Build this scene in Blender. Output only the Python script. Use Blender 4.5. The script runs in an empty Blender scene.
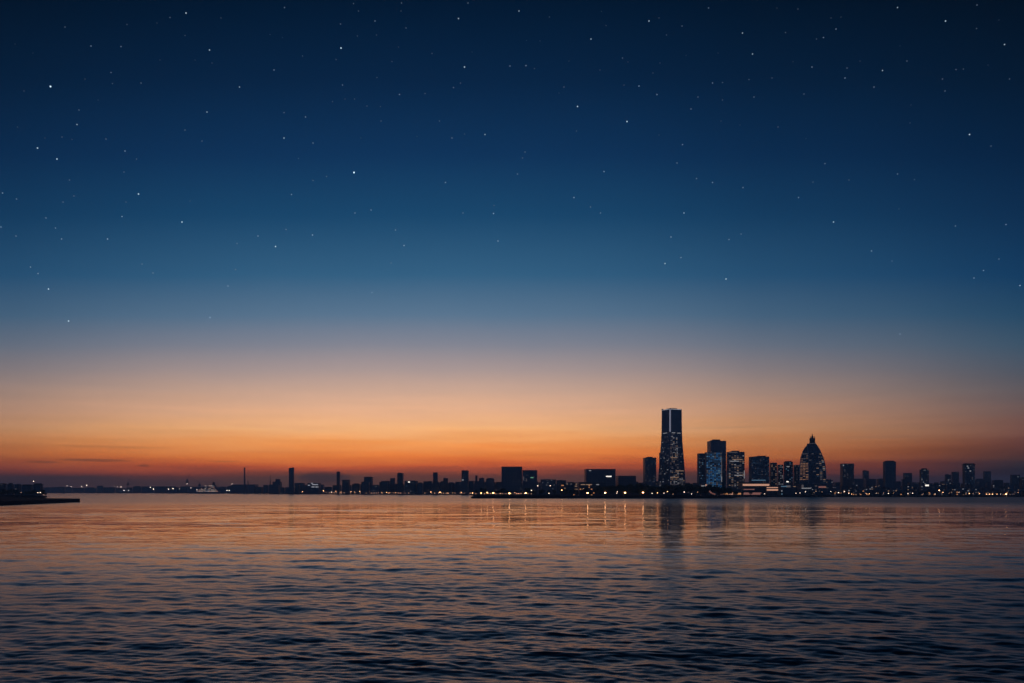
import bpy, bmesh, math, random
import numpy as np
from mathutils import Vector, Matrix, noise as mnoise

random.seed(7)
rnd = random.Random(11)
R = math.radians
F = 796.0            # focal length of the lens in picture widths * 1024
HZ = 491.8           # row of the horizon
CH = 10.0            # eye height above the water
COL = bpy.context.scene.collection
SC = bpy.context.scene

def PX(px, D): return (px - 512.0) / F * D
def PZ(py, D): return CH + (HZ - py) / F * D

# ------------------------------------------------------------------ materials
def new_mat(name):
    m = bpy.data.materials.new(name); m.use_nodes = True
    nt = m.node_tree; nt.nodes.clear()
    return m, nt
def N(nt, typ, **kw):
    n = nt.nodes.new(typ)
    for k, v in kw.items():
        if k.startswith('i_'): n.inputs[int(k[2:])].default_value = v
        else: setattr(n, k, v)
    return n
def L(nt, a, b): nt.links.new(a, b)

def solid(name, col, rough=0.7, metal=0.0, var=0.25, scale=0.2, spec=0.3):
    """surface with a weathered variation of its own colour"""
    m, nt = new_mat(name)
    out = N(nt, 'ShaderNodeOutputMaterial'); p = N(nt, 'ShaderNodeBsdfPrincipled')
    tc = N(nt, 'ShaderNodeTexCoord'); nz = N(nt, 'ShaderNodeTexNoise')
    nz.inputs['Scale'].default_value = scale; nz.inputs['Detail'].default_value = 4
    L(nt, tc.outputs['Object'], nz.inputs['Vector'])
    mx = N(nt, 'ShaderNodeMix', data_type='RGBA')
    mx.inputs[6].default_value = (col[0]*(1-var), col[1]*(1-var), col[2]*(1-var), 1)
    mx.inputs[7].default_value = (col[0]*(1+var), col[1]*(1+var), col[2]*(1+var), 1)
    L(nt, nz.outputs['Fac'], mx.inputs[0]); L(nt, mx.outputs[2], p.inputs['Base Color'])
    p.inputs['Roughness'].default_value = rough; p.inputs['Metallic'].default_value = metal
    p.inputs['Specular IOR Level'].default_value = spec
    L(nt, p.outputs[0], out.inputs[0])
    return m

def emit(name, col, strength, sampling='NONE', base=0.02):
    m, nt = new_mat(name)
    out = N(nt, 'ShaderNodeOutputMaterial'); p = N(nt, 'ShaderNodeBsdfPrincipled')
    p.inputs['Base Color'].default_value = (base, base, base, 1)
    p.inputs['Roughness'].default_value = 0.4
    p.inputs['Emission Color'].default_value = (*col, 1)
    p.inputs['Emission Strength'].default_value = strength
    L(nt, p.outputs[0], out.inputs[0])
    m.cycles.emission_sampling = sampling
    return m

CONC = [solid('concrete_grey', (.17, .18, .20)), solid('concrete_blue_grey', (.13, .16, .21)),
        solid('concrete_brown', (.14, .14, .14)), solid('stone_pale', (.30, .31, .33))]
GLASS = [solid('dark_glass', (.04, .055, .08), .45, spec=.35), solid('blue_glass', (.04, .075, .12), .45, spec=.35)]
M_ROOF = solid('roof_felt', (.07, .07, .08), .9)
M_STEEL = solid('painted_steel', (.16, .16, .17), .5, .4)
M_SEAWALL = solid('sea_wall_stone', (.04, .04, .045), .95, scale=.6, var=.5, spec=.05)
M_GROUND = solid('park_ground', (.03, .035, .025), 1.0, scale=.05, var=.5, spec=0.0)
M_ASPH = solid('asphalt', (.05, .05, .052), .9)
M_LEAF = solid('leaves', (.05, .07, .035), .8, scale=.8, var=.5)
M_BARK = solid('bark', (.07, .05, .04), .9)
M_RUST = solid('dark_timber', (.06, .05, .045), .9)
W_WARM = emit('window_warm_light', (1.0, .60, .36), .26)
W_WHITE = emit('window_white_light', (.85, .85, .9), .28)
W_BRIGHT = emit('window_bright_light', (1.0, .92, .82), 1.4)
W_DIM = emit('window_dim_light', (.75, .64, .66), .10)
W_BLUE = emit('window_blue_light', (.06, .25, .62), .30)
W_BLUED = emit('window_dim_blue_light', (.10, .22, .42), .12)
W_CYAN = emit('window_pale_blue_light', (.25, .5, .75), .30)
W_ORANGE = emit('window_orange_light', (1.0, .42, .16), .55)
W_PEACH = emit('band_peach_light', (1.0, .50, .33), .62)
W_PEACH2 = emit('band_dim_peach_light', (1.0, .42, .35), .22)
W_CORNER = emit('corner_strip_light', (.62, .62, .80), .30)
W_GREEN = emit('window_green_light', (.30, .8, .5), .5)
W_RED = emit('beacon_red_light', (1.0, .12, .10), 2.0)
LAMP_O = emit('lamp_orange', (1.0, .48, .22), 10, 'AUTO')
LAMP_F = emit('lamp_far_white', (1.0, .78, .66), 9, 'AUTO')
W_SHIP = emit('ship_deck_light', (1.0, .74, .60), .85)
W_SHIP2 = emit('ship_pale_deck_light', (.8, .8, .9), .45)
LAMP_B = emit('lamp_bright_orange', (1.0, .45, .20), 18, 'AUTO')
LAMP_W = emit('lamp_white', (1.0, .76, .60), 5, 'AUTO')
LAMP_S = emit('lamp_soft_orange', (1.0, .5, .3), 3, 'AUTO')

# ------------------------------------------------------------------ helpers
def link(o, parent=None):
    COL.objects.link(o)
    if parent is not None: o.parent = parent
    return o
def tag(o, label=None, cat=None, group=None, kind=None):
    if label: o['label'] = label
    if cat: o['category'] = cat
    if group: o['group'] = group
    if kind: o['kind'] = kind
    return o
def empty(name, loc, rz=0, label=None, cat=None, group=None):
    o = bpy.data.objects.new(name, None); o.location = loc; o.rotation_euler = (0, 0, rz)
    o.empty_display_size = 1
    COL.objects.link(o)
    return tag(o, label, cat, group)

class MB:
    """collects shapes into one mesh, one material slot per material used"""
    def __init__(s): s.v = []; s.f = []; s.mi = []; s.mats = []
    def slot(s, m):
        if m not in s.mats: s.mats.append(m)
        return s.mats.index(m)
    def add(s, vs, fs, m):
        b = len(s.v); s.v += [tuple(v) for v in vs]; k = s.slot(m)
        for f in fs: s.f.append(tuple(b+i for i in f)); s.mi.append(k)
    def box(s, x0, x1, y0, y1, z0, z1, m):
        s.add([(x0,y0,z0),(x1,y0,z0),(x1,y1,z0),(x0,y1,z0),(x0,y0,z1),(x1,y0,z1),(x1,y1,z1),(x0,y1,z1)],
              [(0,3,2,1),(4,5,6,7),(0,1,5,4),(1,2,6,5),(2,3,7,6),(3,0,4,7)], m)
    def prism(s, pts, z0, z1, m, pts1=None):
        n = len(pts); p1 = pts1 or pts
        s.add([(x,y,z0) for x,y in pts]+[(x,y,z1) for x,y in p1],
              [tuple(range(n-1,-1,-1)), tuple(range(n,2*n))]+[(i,(i+1)%n,n+(i+1)%n,n+i) for i in range(n)], m)
    def tube(s, a, b, r0, r1, m, n=8):
        a = Vector(a); b = Vector(b); d = (b-a).normalized()
        u = d.orthogonal().normalized(); w = d.cross(u)
        vs = [a+(u*math.cos(2*math.pi*i/n)+w*math.sin(2*math.pi*i/n))*r0 for i in range(n)] + \
             [b+(u*math.cos(2*math.pi*i/n)+w*math.sin(2*math.pi*i/n))*r1 for i in range(n)]
        s.add(vs, [tuple(range(n-1,-1,-1)), tuple(range(n,2*n))]+[(i,(i+1)%n,n+(i+1)%n,n+i) for i in range(n)], m)
    def ball(s, c, r, m, seg=8, rings=6, sz=1.0):
        vs = []; fs = []
        for i in range(1, rings):
            t = math.pi*i/rings
            for j in range(seg):
                p = 2*math.pi*j/seg
                vs.append((c[0]+r*math.sin(t)*math.cos(p), c[1]+r*math.sin(t)*math.sin(p), c[2]+r*sz*math.cos(t)))
        top = len(vs); vs.append((c[0],c[1],c[2]+r*sz)); bot = len(vs); vs.append((c[0],c[1],c[2]-r*sz))
        for j in range(seg): fs.append((top, j, (j+1)%seg)); fs.append((bot, (rings-2)*seg+(j+1)%seg, (rings-2)*seg+j))
        for i in range(rings-2):
            for j in range(seg):
                a = i*seg+j; b = i*seg+(j+1)%seg
                fs.append((a, a+seg, b+seg, b))
        s.add(vs, fs, m)
    def mesh(s, name):
        me = bpy.data.meshes.new(name); me.from_pydata(s.v, [], s.f)
        for m in s.mats: me.materials.append(m)
        me.polygons.foreach_set('material_index', s.mi); me.update()
        return me
    def build(s, name, parent=None, loc=None):
        o = bpy.data.objects.new(name, s.mesh(name))
        if loc: o.location = loc
        return link(o, parent)

_wm = {}
def win_mesh(m):
    """a 1 x 1 m window box 0.12 m thick; scaled per window"""
    if m.name not in _wm:
        b = MB(); b.box(-.5, .5, -.12, .02, -.5, .5, m)
        _wm[m.name] = b.mesh('window')
    return _wm[m.name]
def window(parent, x, y, z, w, h, m, rz=0, name='lit_window'):
    o = bpy.data.objects.new(name, win_mesh(m))
    o.location = (x, y, z); o.scale = (w, 1, h); o.rotation_euler = (0, 0, rz)
    return link(o, parent)

# ------------------------------------------------------------------ land
LZ = 2.5
def land(name, pts, z, kind='structure', top=M_GROUND, wall=M_SEAWALL, label=None):
    b = MB(); n = len(pts)
    P = [(PX(x, D), D) for x, D in pts]
    bm = bmesh.new()
    vt = [bm.verts.new((x, y, z)) for x, y in P]
    f = bm.faces.new(vt)
    bmesh.ops.triangulate(bm, faces=[f])
    me = bpy.data.meshes.new(name)
    for i in range(n):
        a, c = vt[i], vt[(i+1) % n]
        a2 = bm.verts.new((a.co.x, a.co.y, -1.5)); c2 = bm.verts.new((c.co.x, c.co.y, -1.5))
        q = bm.faces.new((a, c, c2, a2)); q.material_index = 1
    bmesh.ops.recalc_face_normals(bm, faces=bm.faces)
    for f in bm.faces:
        if f.material_index == 0 and f.normal.z < 0: f.normal_flip()
    bm.to_mesh(me); bm.free()
    me.materials.append(top); me.materials.append(wall)
    o = bpy.data.objects.new(name, me); COL.objects.link(o)
    tag(o, kind=kind)
    return o

land('ground', [(-700, 7400), (-200, 7000), (0, 6500), (150, 5600), (240, 4300), (300, 3300), (360, 2850),
     (420, 2680), (468, 2600), (476, 1900), (474, 1500), (472, 1260), (471, 1215), (473, 1200),
     (560, 1188), (640, 1182), (700, 1180), (732, 1195), (738, 1500), (800, 1525), (900, 1520), (1024, 1540),
     (1500, 1500), (2400, 1700), (900, 13000), (124, 13000), (-40, 13000)], LZ)
land('headland', [(47, 1420), (44, 1290), (0, 1180), (-150, 1050), (-900, 1200), (-700, 2500), (-60, 2500), (30, 2100)], 2.6)
# long dark quay reaching out from the headland
q = MB()
qp = [(PX(80, 782), 782), (PX(0, 592), 592), (PX(-160, 430), 430), (PX(-500, 360), 360), (PX(-900, 700), 700), (PX(-150, 1049), 1049),
      (PX(0, 1178), 1178), (PX(20, 980), 980), (PX(52, 880), 880), (PX(80, 850), 850)]
quay = empty('quay', (qp[1][0], qp[1][1], 0), 0, 'long black stone quay reaching into the water at the left edge', 'quay')
def rel(p): return (p[0]-qp[1][0], p[1]-qp[1][1])
b = MB(); b.prism([rel(p) for p in qp][::-1], -1.5, 2.9, M_SEAWALL)
for i in range(3):
    a = Vector(qp[i]); c = Vector(qp[i+1]); n = int((c-a).length/4)
    for k in range(n):
        p = a.lerp(c, (k+.5)/n); d = (c-a).normalized(); nn = Vector((d.y, -d.x))
        if nn.y > 0: nn = -nn
        p = p+nn*.18
        x, y = rel(p); b.tube((x, y, -1.4), (x, y, 2.7+rnd.random()*.3), .22, .22, M_RUST, 6)
b.build('pier_wall', quay)
for k in range(14):
    a = Vector(qp[0]); c = Vector(qp[1]); p = a.lerp(c, (k+.5)/14) + Vector((-.9, .9))
    o = MB(); o.tube((0, 0, 0), (0, 0, .5), .22, .16, M_STEEL); o.tube((0, 0, .5), (0, 0, .62), .3, .3, M_STEEL)
    ob = o.build('bollard', None, (p.x, p.y, 2.9))
    tag(ob, 'small iron mooring bollard on the edge of the dark quay', 'bollard', 'bollards along the quay edge')

# ------------------------------------------------------------------ buildings
def floors_body(b, w, d, z0, z1, fh, wall, glass, cx=0, cy=0, piers=None):
    """storeys: a recessed glass core with a proud floor slab at each storey and vertical piers"""
    b.box(cx-w/2+.35, cx+w/2-.35, cy-d/2+.35, cy+d/2-.35, z0, z1-.2, glass)
    n = max(1, int(round((z1-z0)/fh))); h = (z1-z0)/n
    for i in range(n+1):
        z = z0+i*h
        t = .6 if i < n else .5
        b.box(cx-w/2, cx+w/2, cy-d/2, cy+d/2, max(z0, z-t), min(z1, z+t*.7) if i < n else z1, wall)
    k = piers or max(2, int(w/9))
    for i in range(k+1):
        x = cx-w/2+i*w/k
        x0 = max(cx-w/2, x-.35); x1 = min(cx+w/2, x+.35)
        b.box(x0, x1, cy-d/2-.06, cy-d/2+.3, z0, z1-.03, wall)
    return n, h

def building(name, x0, x1, yt, D, label, group=None, cat='building', depth=None, fh=3.8, wall=0, glass=0, lit=0,
             mats=(W_WARM, W_DIM), ww=2.6, wh=1.7, roof='plant', yaw=0, zone=None, z0=LZ, bands=0, limit=100, seed=None, gap=1.5):
    r = random.Random(seed if seed is not None else hash((round(x0*10), round(yt*10))) & 0xffff)
    d = depth or max(12, min((x1-x0)/F*D*.8, 45))
    off = abs((x0+x1)/2-512)
    if off > 40: d = max(9, min(d, .20*(x1-x0)*D/off))
    # both the front and the receding side lie inside the width seen
    if x0 > 512 and x1-x0 > 2: x0 = min(512+(x0-512)*(D+d)/D, x1-(x1-x0)*.55)
    if x1 < 512 and x1-x0 > 2: x1 = max(512+(x1-512)*(D+d)/D, x0+(x1-x0)*.55)
    xc = PX((x0+x1)/2, D); w = (x1-x0)/F*D; top = PZ(yt, D)
    D0 = D + d/2
    root = empty(name, (xc, D0, z0), yaw, label, cat, group)
    H = top-z0
    wm = CONC[wall]; gm = GLASS[glass]
    if roof == 'plant': HB = H*0.965 if H > 30 else H-1.5
    elif roof in ('dome',): HB = H-w*.16
    elif roof == 'cap': HB = H-3.5
    elif roof == 'slant': HB = H-4
    elif roof == 'antenna': HB = H*.93
    else: HB = H
    b = MB(); nfl, fhh = floors_body(b, w, d, 0, HB, fh, wm, gm)
    b.build('wall', root)
    rf = MB()
    if roof == 'plant':
        cx = r.uniform(-.15, .15)*w
        rf.box(-w/2, w/2, -d/2, -d/2+.4, HB, HB+.9, wm); rf.box(-w/2, w/2, d/2-.4, d/2, HB, HB+.9, wm)
        rf.box(-w/2, -w/2+.4, -d/2+.4, d/2-.4, HB, HB+.9, wm); rf.box(w/2-.4, w/2, -d/2+.4, d/2-.4, HB, HB+.9, wm)
        rf.box(cx-w*.22, cx+w*.22, -d*.25, d*.25, HB+.002, H, M_ROOF)
        rf.box(cx-w*.36, cx-w*.24, -d*.2, d*.1, HB+.002, HB+(H-HB)*.6, M_STEEL)
    elif roof == 'flat':
        rf.box(-w/2-.3, w/2+.3, -d/2-.3, d/2+.3, HB-.01, HB+.8, wm)
    elif roof == 'cap':
        rf.box(-w/2-1.2, w/2+1.2, -d/2-1, d/2+1, HB, HB+1.4, M_ROOF); rf.box(-w/2+1, w/2-1, -d/2+1, d/2-1, HB+1.4, H, M_ROOF)
    elif roof == 'slant':
        rf.add([(-w/2,-d/2,HB),(w/2,-d/2,HB),(w/2,d/2,HB),(-w/2,d/2,HB),(-w/2,-d/2,HB+1),(w/2,-d/2,H),(w/2,d/2,H),(-w/2,d/2,HB+1)],
               [(0,3,2,1),(4,5,6,7),(0,1,5,4),(1,2,6,5),(2,3,7,6),(3,0,4,7)], wm)
    elif roof == 'dome':
        nseg = 10; prev = 0
        for i in range(nseg):
            t0 = i/nseg; t1 = (i+1)/nseg; hh = H-HB
            k0 = 1-.42*t0**1.6; k1 = 1-.42*t1**1.6
            rf.prism([(-w/2*k0,-d/2*k0),(w/2*k0,-d/2*k0),(w/2*k0,d/2*k0),(-w/2*k0,d/2*k0)], HB+hh*t0, HB+hh*t1, M_ROOF,
                     [(-w/2*k1,-d/2*k1),(w/2*k1,-d/2*k1),(w/2*k1,d/2*k1),(-w/2*k1,d/2*k1)])
    elif roof == 'antenna':
        rf.box(-w*.3, w*.3, -d*.3, d*.3, HB, HB+3, M_ROOF); rf.tube((0,0,HB+3), (0,0,H), .5, .25, M_STEEL)
        rf.box(-w/2-.2, w/2+.2, -d/2-.2, d/2+.2, HB-.3, HB+.002, wm)
    if rf.v: rf.build('roof', root)
    # lit windows
    bays = max(2, int(w/(ww*gap))); cells = []
    zf0, zf1 = zone or (0.05, 1.0)
    for i in range(nfl):
        if not (zf0 <= (i+.5)/nfl <= zf1): continue
        for j in range(bays): cells.append((i, j))
    r.shuffle(cells); extra = MB(); cnt = 0
    k_l = int(lit) if lit >= 1 else int(len(cells)*lit)
    for i, j in cells[:k_l]:
        m = r.choice(mats); x = -w/2+(j+.5)*w/bays; z = (i+.5)*fhh
        if cnt < limit: window(root, x, -d/2+.33, z, ww, wh, m)
        else: extra.box(x-ww/2, x+ww/2, -d/2+.21, -d/2+.34, z-wh/2, z+wh/2, m)
        cnt += 1
    if extra.v: tag(extra.build('lit_windows', root), kind='stuff')
    for k in range(bands):
        i = r.randint(1, max(1, nfl-2)); ln = w*r.uniform(.25, .7); x = r.uniform(-w/2+ln/2, w/2-ln/2)
        window(root, x, -d/2-.05, (i+.5)*fhh, ln, wh*.8, r.choice(mats), name='lit_floor_band')
    return root, w, d, HB, nfl, fhh

def spot(root, w, d, D, px, py, wpx, hpx, m, xc, name='lit_window', z0=LZ):
    """a lit window or band placed at a known place on a facade"""
    xl = max(-w/2+wpx/F*D/2, min(w/2-wpx/F*D/2, PX(px, D)-root.location.x)) if wpx/F*D < w else 0
    window(root, xl, -d/2-.05, PZ(py, D)-z0, wpx/F*D, hpx/F*D, m, name=name)

# --- the tall tapering tower seen corner-on
D = 2300.0
def landmark():
    yaw = R(24)
    xm = PX(669.8, D)
    prof = [(486, 25.2), (482, 24.8), (470, 23.4), (455, 21.2), (443, 19.3), (432, 18.3), (420, 18.0), (411.5, 17.9)]
    # y row -> spread in pixels; the square's side follows from its turn
    def side(y):
        for (ya, wa), (yb, wb) in zip(prof, prof[1:]):
            if yb <= y <= ya: return (wa+(wb-wa)*(ya-y)/(ya-yb))/F*D/(math.cos(yaw)+math.sin(yaw))
        return prof[-1][1]/F*D/(math.cos(yaw)+math.sin(yaw)) if y < prof[-1][0] else prof[0][1]/F*D/(math.cos(yaw)+math.sin(yaw))
    W0 = side(486)
    cx = PX(671.7, D); root = empty('skyscraper', (cx, D, LZ), yaw,
        'tallest tower with a tapering base and a pale lit corner strip above the waterfront trees', 'skyscraper')
    H = PZ(410.3, D)-LZ
    def s_at(z): return side(HZ-(z+LZ-CH)*F/D)
    nf = 64; fh = H/nf
    body = MB(); slab = CONC[1]; gl = GLASS[0]
    def sq(s): return [(-s/2,-s/2),(s/2,-s/2),(s/2,s/2),(-s/2,s/2)]
    for i in range(nf):
        z0 = i*fh; z1 = z0+fh; a = s_at(z0)-.8; c = s_at(z1)-.8
        body.prism(sq(a), z0+.0, z1, gl, sq(c))
        body.prism(sq(a+.9), z0, z0+1.1, slab, sq(a+.85))
    # mullion piers on each face
    for i in range(nf):
        z0 = i*fh; z1 = z0+fh; a = s_at(z0)/2-.02; c = s_at(z1)/2-.02
        for k in range(-3, 4):
            for (ux, uy) in ((0,-1), (-1,0), (1,0)):
                t0 = a*k/4; t1 = c*k/4
                if uy: body.prism([(t0-.3,-a),(t0+.3,-a),(t0+.3,-a+.5),(t0-.3,-a+.5)], z0+1.1, z1, slab, [(t1-.3,-c),(t1+.3,-c),(t1+.3,-c+.5),(t1-.3,-c+.5)])
                elif ux < 0: body.prism([(-a,t0-.3),(-a+.5,t0-.3),(-a+.5,t0+.3),(-a,t0+.3)], z0+1.1, z1, slab, [(-c,t1-.3),(-c+.5,t1-.3),(-c+.5,t1+.3),(-c,t1+.3)])
    body.build('wall', root)
    # heavy corner piers
    for sx, sy in ((-1,-1), (1,-1), (1,1), (-1,1)):
        p = MB()
        for i in range(0, nf, 4):
            z0 = i*fh; z1 = min(H, z0+4*fh); a = s_at(z0)/2; c = s_at(z1)/2; t = 1.7
            def pp(q): return [(sx*q-t, sy*q-t), (sx*q+t, sy*q-t), (sx*q+t, sy*q+t), (sx*q-t, sy*q+t)]
            p.prism(pp(a-.9), z0, z1-.01, CONC[3] if False else slab, pp(c-.9))
        p.build('corner_pier', root)
    # crown: taller parapet fins and lit rim
    s = s_at(H); cr = MB()
    cr.prism(sq(s+1.2), H, H+2.2, slab)
    cr.box(-s*.28, s*.28, -s*.28, s*.28, H+2.2, H+5, M_ROOF)
    cr.build('crown', root)
    for sg in (-1, 1):
        window(root, 0, -s/2-.62, H+1.0, s*.95, 1.5, W_SHIP2, name='rim_light') if sg < 0 else window(root, -s/2-.62, 0, H+1.0, s*.95, 1.5, W_SHIP2, R(-90), name='rim_light')
    # front corner in this frame is (-s/2,-s/2): the pale strip in its upper quarter
    z0 = PZ(432.5, D)-LZ; st = MB(); a = s_at(z0)/2; c = s_at(H)/2
    def cp(q, t=2.2): return [(-q-.95, -q-.95), (-q+t, -q-.95), (-q+t, -q+1), (-q-.95, -q+t)]
    st.prism(cp(a), z0, H-.5, W_CORNER, cp(c)); st.build('corner_light_strip', root)
    # the pier at the left corner carries a hoist arm
    h = MB(); h.box(-s/2-2.6, -s/2+2, s/2-4, s/2-1, H+2.2, H+4.4, M_STEEL); h.box(-s/2-4, -s/2+5, s/2-3, s/2-2, H+1.2, H+2.2, M_STEEL); h.build('roof_crane', root)
    # lit windows on the two visible faces
    r = random.Random(5); n = 0; ex = MB()
    cells = []
    for i in range(3, nf-1):
        y = HZ-(((i+.5)*fh)+LZ-CH)*F/D
        for face in (0, 1):
            for k in range(8):
                t = (k+.5)/8-.5
                if face == 0:      # right-hand face: crowded with lit offices between its corner and middle
                    if y < 434: pr = 0
                    elif y < 478: pr = .60 if -.45 < t < .12 else (.10 if t <= .3 else .04)
                    else: pr = .8
                    if y > 474: pr = max(pr, .45)
                else:
                    pr = 0 if y < 433 else .15
                if r.random() < pr: cells.append((i, face, t, y))
    r.shuffle(cells)
    for i, face, t, y in cells:
        z = (i+.58)*fh; sd = s_at(z); m = r.choice((W_DIM, W_DIM, W_WARM, W_WHITE, W_DIM)) if face == 0 else r.choice((W_DIM, W_BLUED, W_DIM, W_WHITE))
        ww = sd/8*r.uniform(.45, .95); off = sd/2+.12
        if n < 100:
            if face == 0: window(root, t*sd, -off, z, ww, 1.8, m)
            else: window(root, -off, t*sd, z, ww, 1.8, m, R(-90))
        else:
            if face == 0: ex.box(t*sd-ww/2, t*sd+ww/2, -off-.12, -off+.02, z-.9, z+.9, m)
            else: ex.box(-off-.12, -off+.02, t*sd-ww/2, t*sd+ww/2, z-.9, z+.9, m)
        n += 1
    if ex.v: tag(ex.build('lit_windows', root), kind='stuff')
    # bright floors picked out in the photograph
    for (y, t0, ln, m) in ((433.3, -.2, .3, W_WHITE), (433.5, .25, .3, W_WHITE), (471, .2, .55, W_WARM), (477.5, -.2, .6, W_WARM), (458, -.2, .5, W_WARM)):
        z = PZ(y, D)-LZ; sd = s_at(z); window(root, t0*sd, -sd/2-.3, z, ln*sd, 2.0, m, name='lit_floor_band')
    z = PZ(433.3, D)-LZ; sd = s_at(z); window(root, -sd/2-.3, .1*sd, z, .5*sd, 2.0, W_WHITE, R(-90), name='lit_floor_band')
landmark()
building('annex_tower', 659, 664, 453, 2330, 'narrow dark slab tight against the left foot of the tallest tower', depth=30, wall=1, lit=12, mats=(W_DIM, W_BLUED), roof='flat')

# --- other recognisable towers near the tallest one
def B(*a, **k): return building(*a, **k)
rt = B('office_tower', 643, 656.3, 456.6, 2250, 'dark slim tower standing alone left of the tallest tower', depth=36, wall=1, lit=34, mats=(W_DIM, W_BLUED, W_DIM), roof='plant', cat='tower')
# stepped blue-lit complex
r1, w, d, HB, nf, fh = B('hotel_block', 697, 708, 453.6, 2120, 'low left wing of the blue-lit tower group', depth=22, wall=1, glass=1, lit=46, mats=(W_DIM, W_BLUED, W_BLUED, W_CYAN), roof='flat')
r2, w2, d2, HB2, nf2, fh2 = B('hotel_tower', 707, 726.2, 439.2, 2180, 'tall stepped tower rising behind the blue glowing facade', depth=45, wall=1, glass=1, lit=60, mats=(W_BLUED, W_DIM), roof='plant', zone=(0, .97), cat='tower')
r3, w3, d3, HB3, nf3, fh3 = B('blue_facade_block', 704.5, 722, 452.5, 2080, 'broad facade glowing blue with window grid below the stepped tower', depth=20, wall=1, glass=1, lit=.93,
     mats=(W_BLUE, W_BLUE, W_CYAN, W_BLUE, W_BLUED, W_BLUED, W_BLUED, W_DIM), ww=4.0, wh=2.7, fh=4.1, roof='flat', seed=3, gap=1.18)
spot(r3, w3, d3, 2080, 721.9, 470.5, .9, 23, W_DIM, PX(713.25, 2080), 'lit_corner_strip')
spot(r3, w3, d3, 2080, 721.9, 462, .7, 5, W_WHITE, PX(713.25, 2080), 'lit_corner_strip')
spot(r3, w3, d3, 2080, 721.9, 479, .7, 5, W_WHITE, PX(713.25, 2080), 'lit_corner_strip')
r4, w4, d4, HB4, nf4, fh4 = B('office_block', 726.5, 744.6, 450.6, 2050, 'block with pale lit horizontal floors right of the blue facade', depth=18, wall=0, lit=.52,
     mats=(W_DIM, W_DIM, W_DIM, W_WHITE, W_WARM), ww=4.2, wh=1.6, roof='plant', zone=(0, .92), seed=9)
xc4 = PX(735.55, 2050)
for (y, x, wd, m) in ((452.3, 733, 9, W_DIM), (459.4, 737.5, 10, W_WARM), (461.2, 734.5, 9, W_WHITE), (472.5, 739, 8, W_DIM), (475.4, 738.5, 8, W_WHITE), (466, 738, 7, W_DIM)):
    spot(r4, w4, d4, 2050, x, y, wd, .8, m, xc4, 'lit_floor_band')
spot(r4, w4, d4, 2050, 744.3, 474.5, .7, 8, W_WHITE, xc4, 'lit_corner_strip')
r5, w5, d5, *_ = B('broad_office_block', 748.6, 769.3, 455.6, 2000, 'broad dark office block right of the pale-lit block', depth=26, wall=1, glass=1, lit=70, mats=(W_BLUED, W_BLUED, W_DIM), roof='plant', seed=2)
spot(r5, w5, d5, 2000, 753, 480.2, 14, .8, W_CYAN, PX(758.95, 2000), 'lit_floor_band')
spot(r5, w5, d5, 2000, 754, 463, 8, .5, W_BLUED, PX(758.95, 2000), 'lit_floor_band')
B('residential_block', 769.6, 777, 463, 2060, 'narrow block just right of the broad dark office block', depth=35, wall=2, lit=20, mats=(W_DIM, W_WARM), roof='flat', seed=4)
B('residential_block', 777.3, 783.2, 465, 2100, 'pale-windowed slim block third left of the dome tower', depth=35, wall=0, lit=22, mats=(W_DIM, W_WHITE), roof='flat', seed=5)
r6, w6, d6, *_ = B('rounded_top_block', 783.6, 793, 461, 2000, 'dark block with raised roof second left of the dome tower', depth=35, wall=1, lit=18, mats=(W_BLUED, W_CYAN, W_DIM), roof='dome', seed=6)
spot(r6, w6, d6, 2000, 788, 466.5, 3, .8, W_WHITE, PX(788.3, 2000)); spot(r6, w6, d6, 2000, 787.5, 481.7, 2.2, 1.2, W_BRIGHT, PX(788.3, 2000))
B('residential_block', 793.3, 799.4, 465.2, 2050, 'dark narrow block touching the dome tower on its left', depth=35, wall=2, lit=10, mats=(W_DIM,), roof='flat', seed=7)

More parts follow.
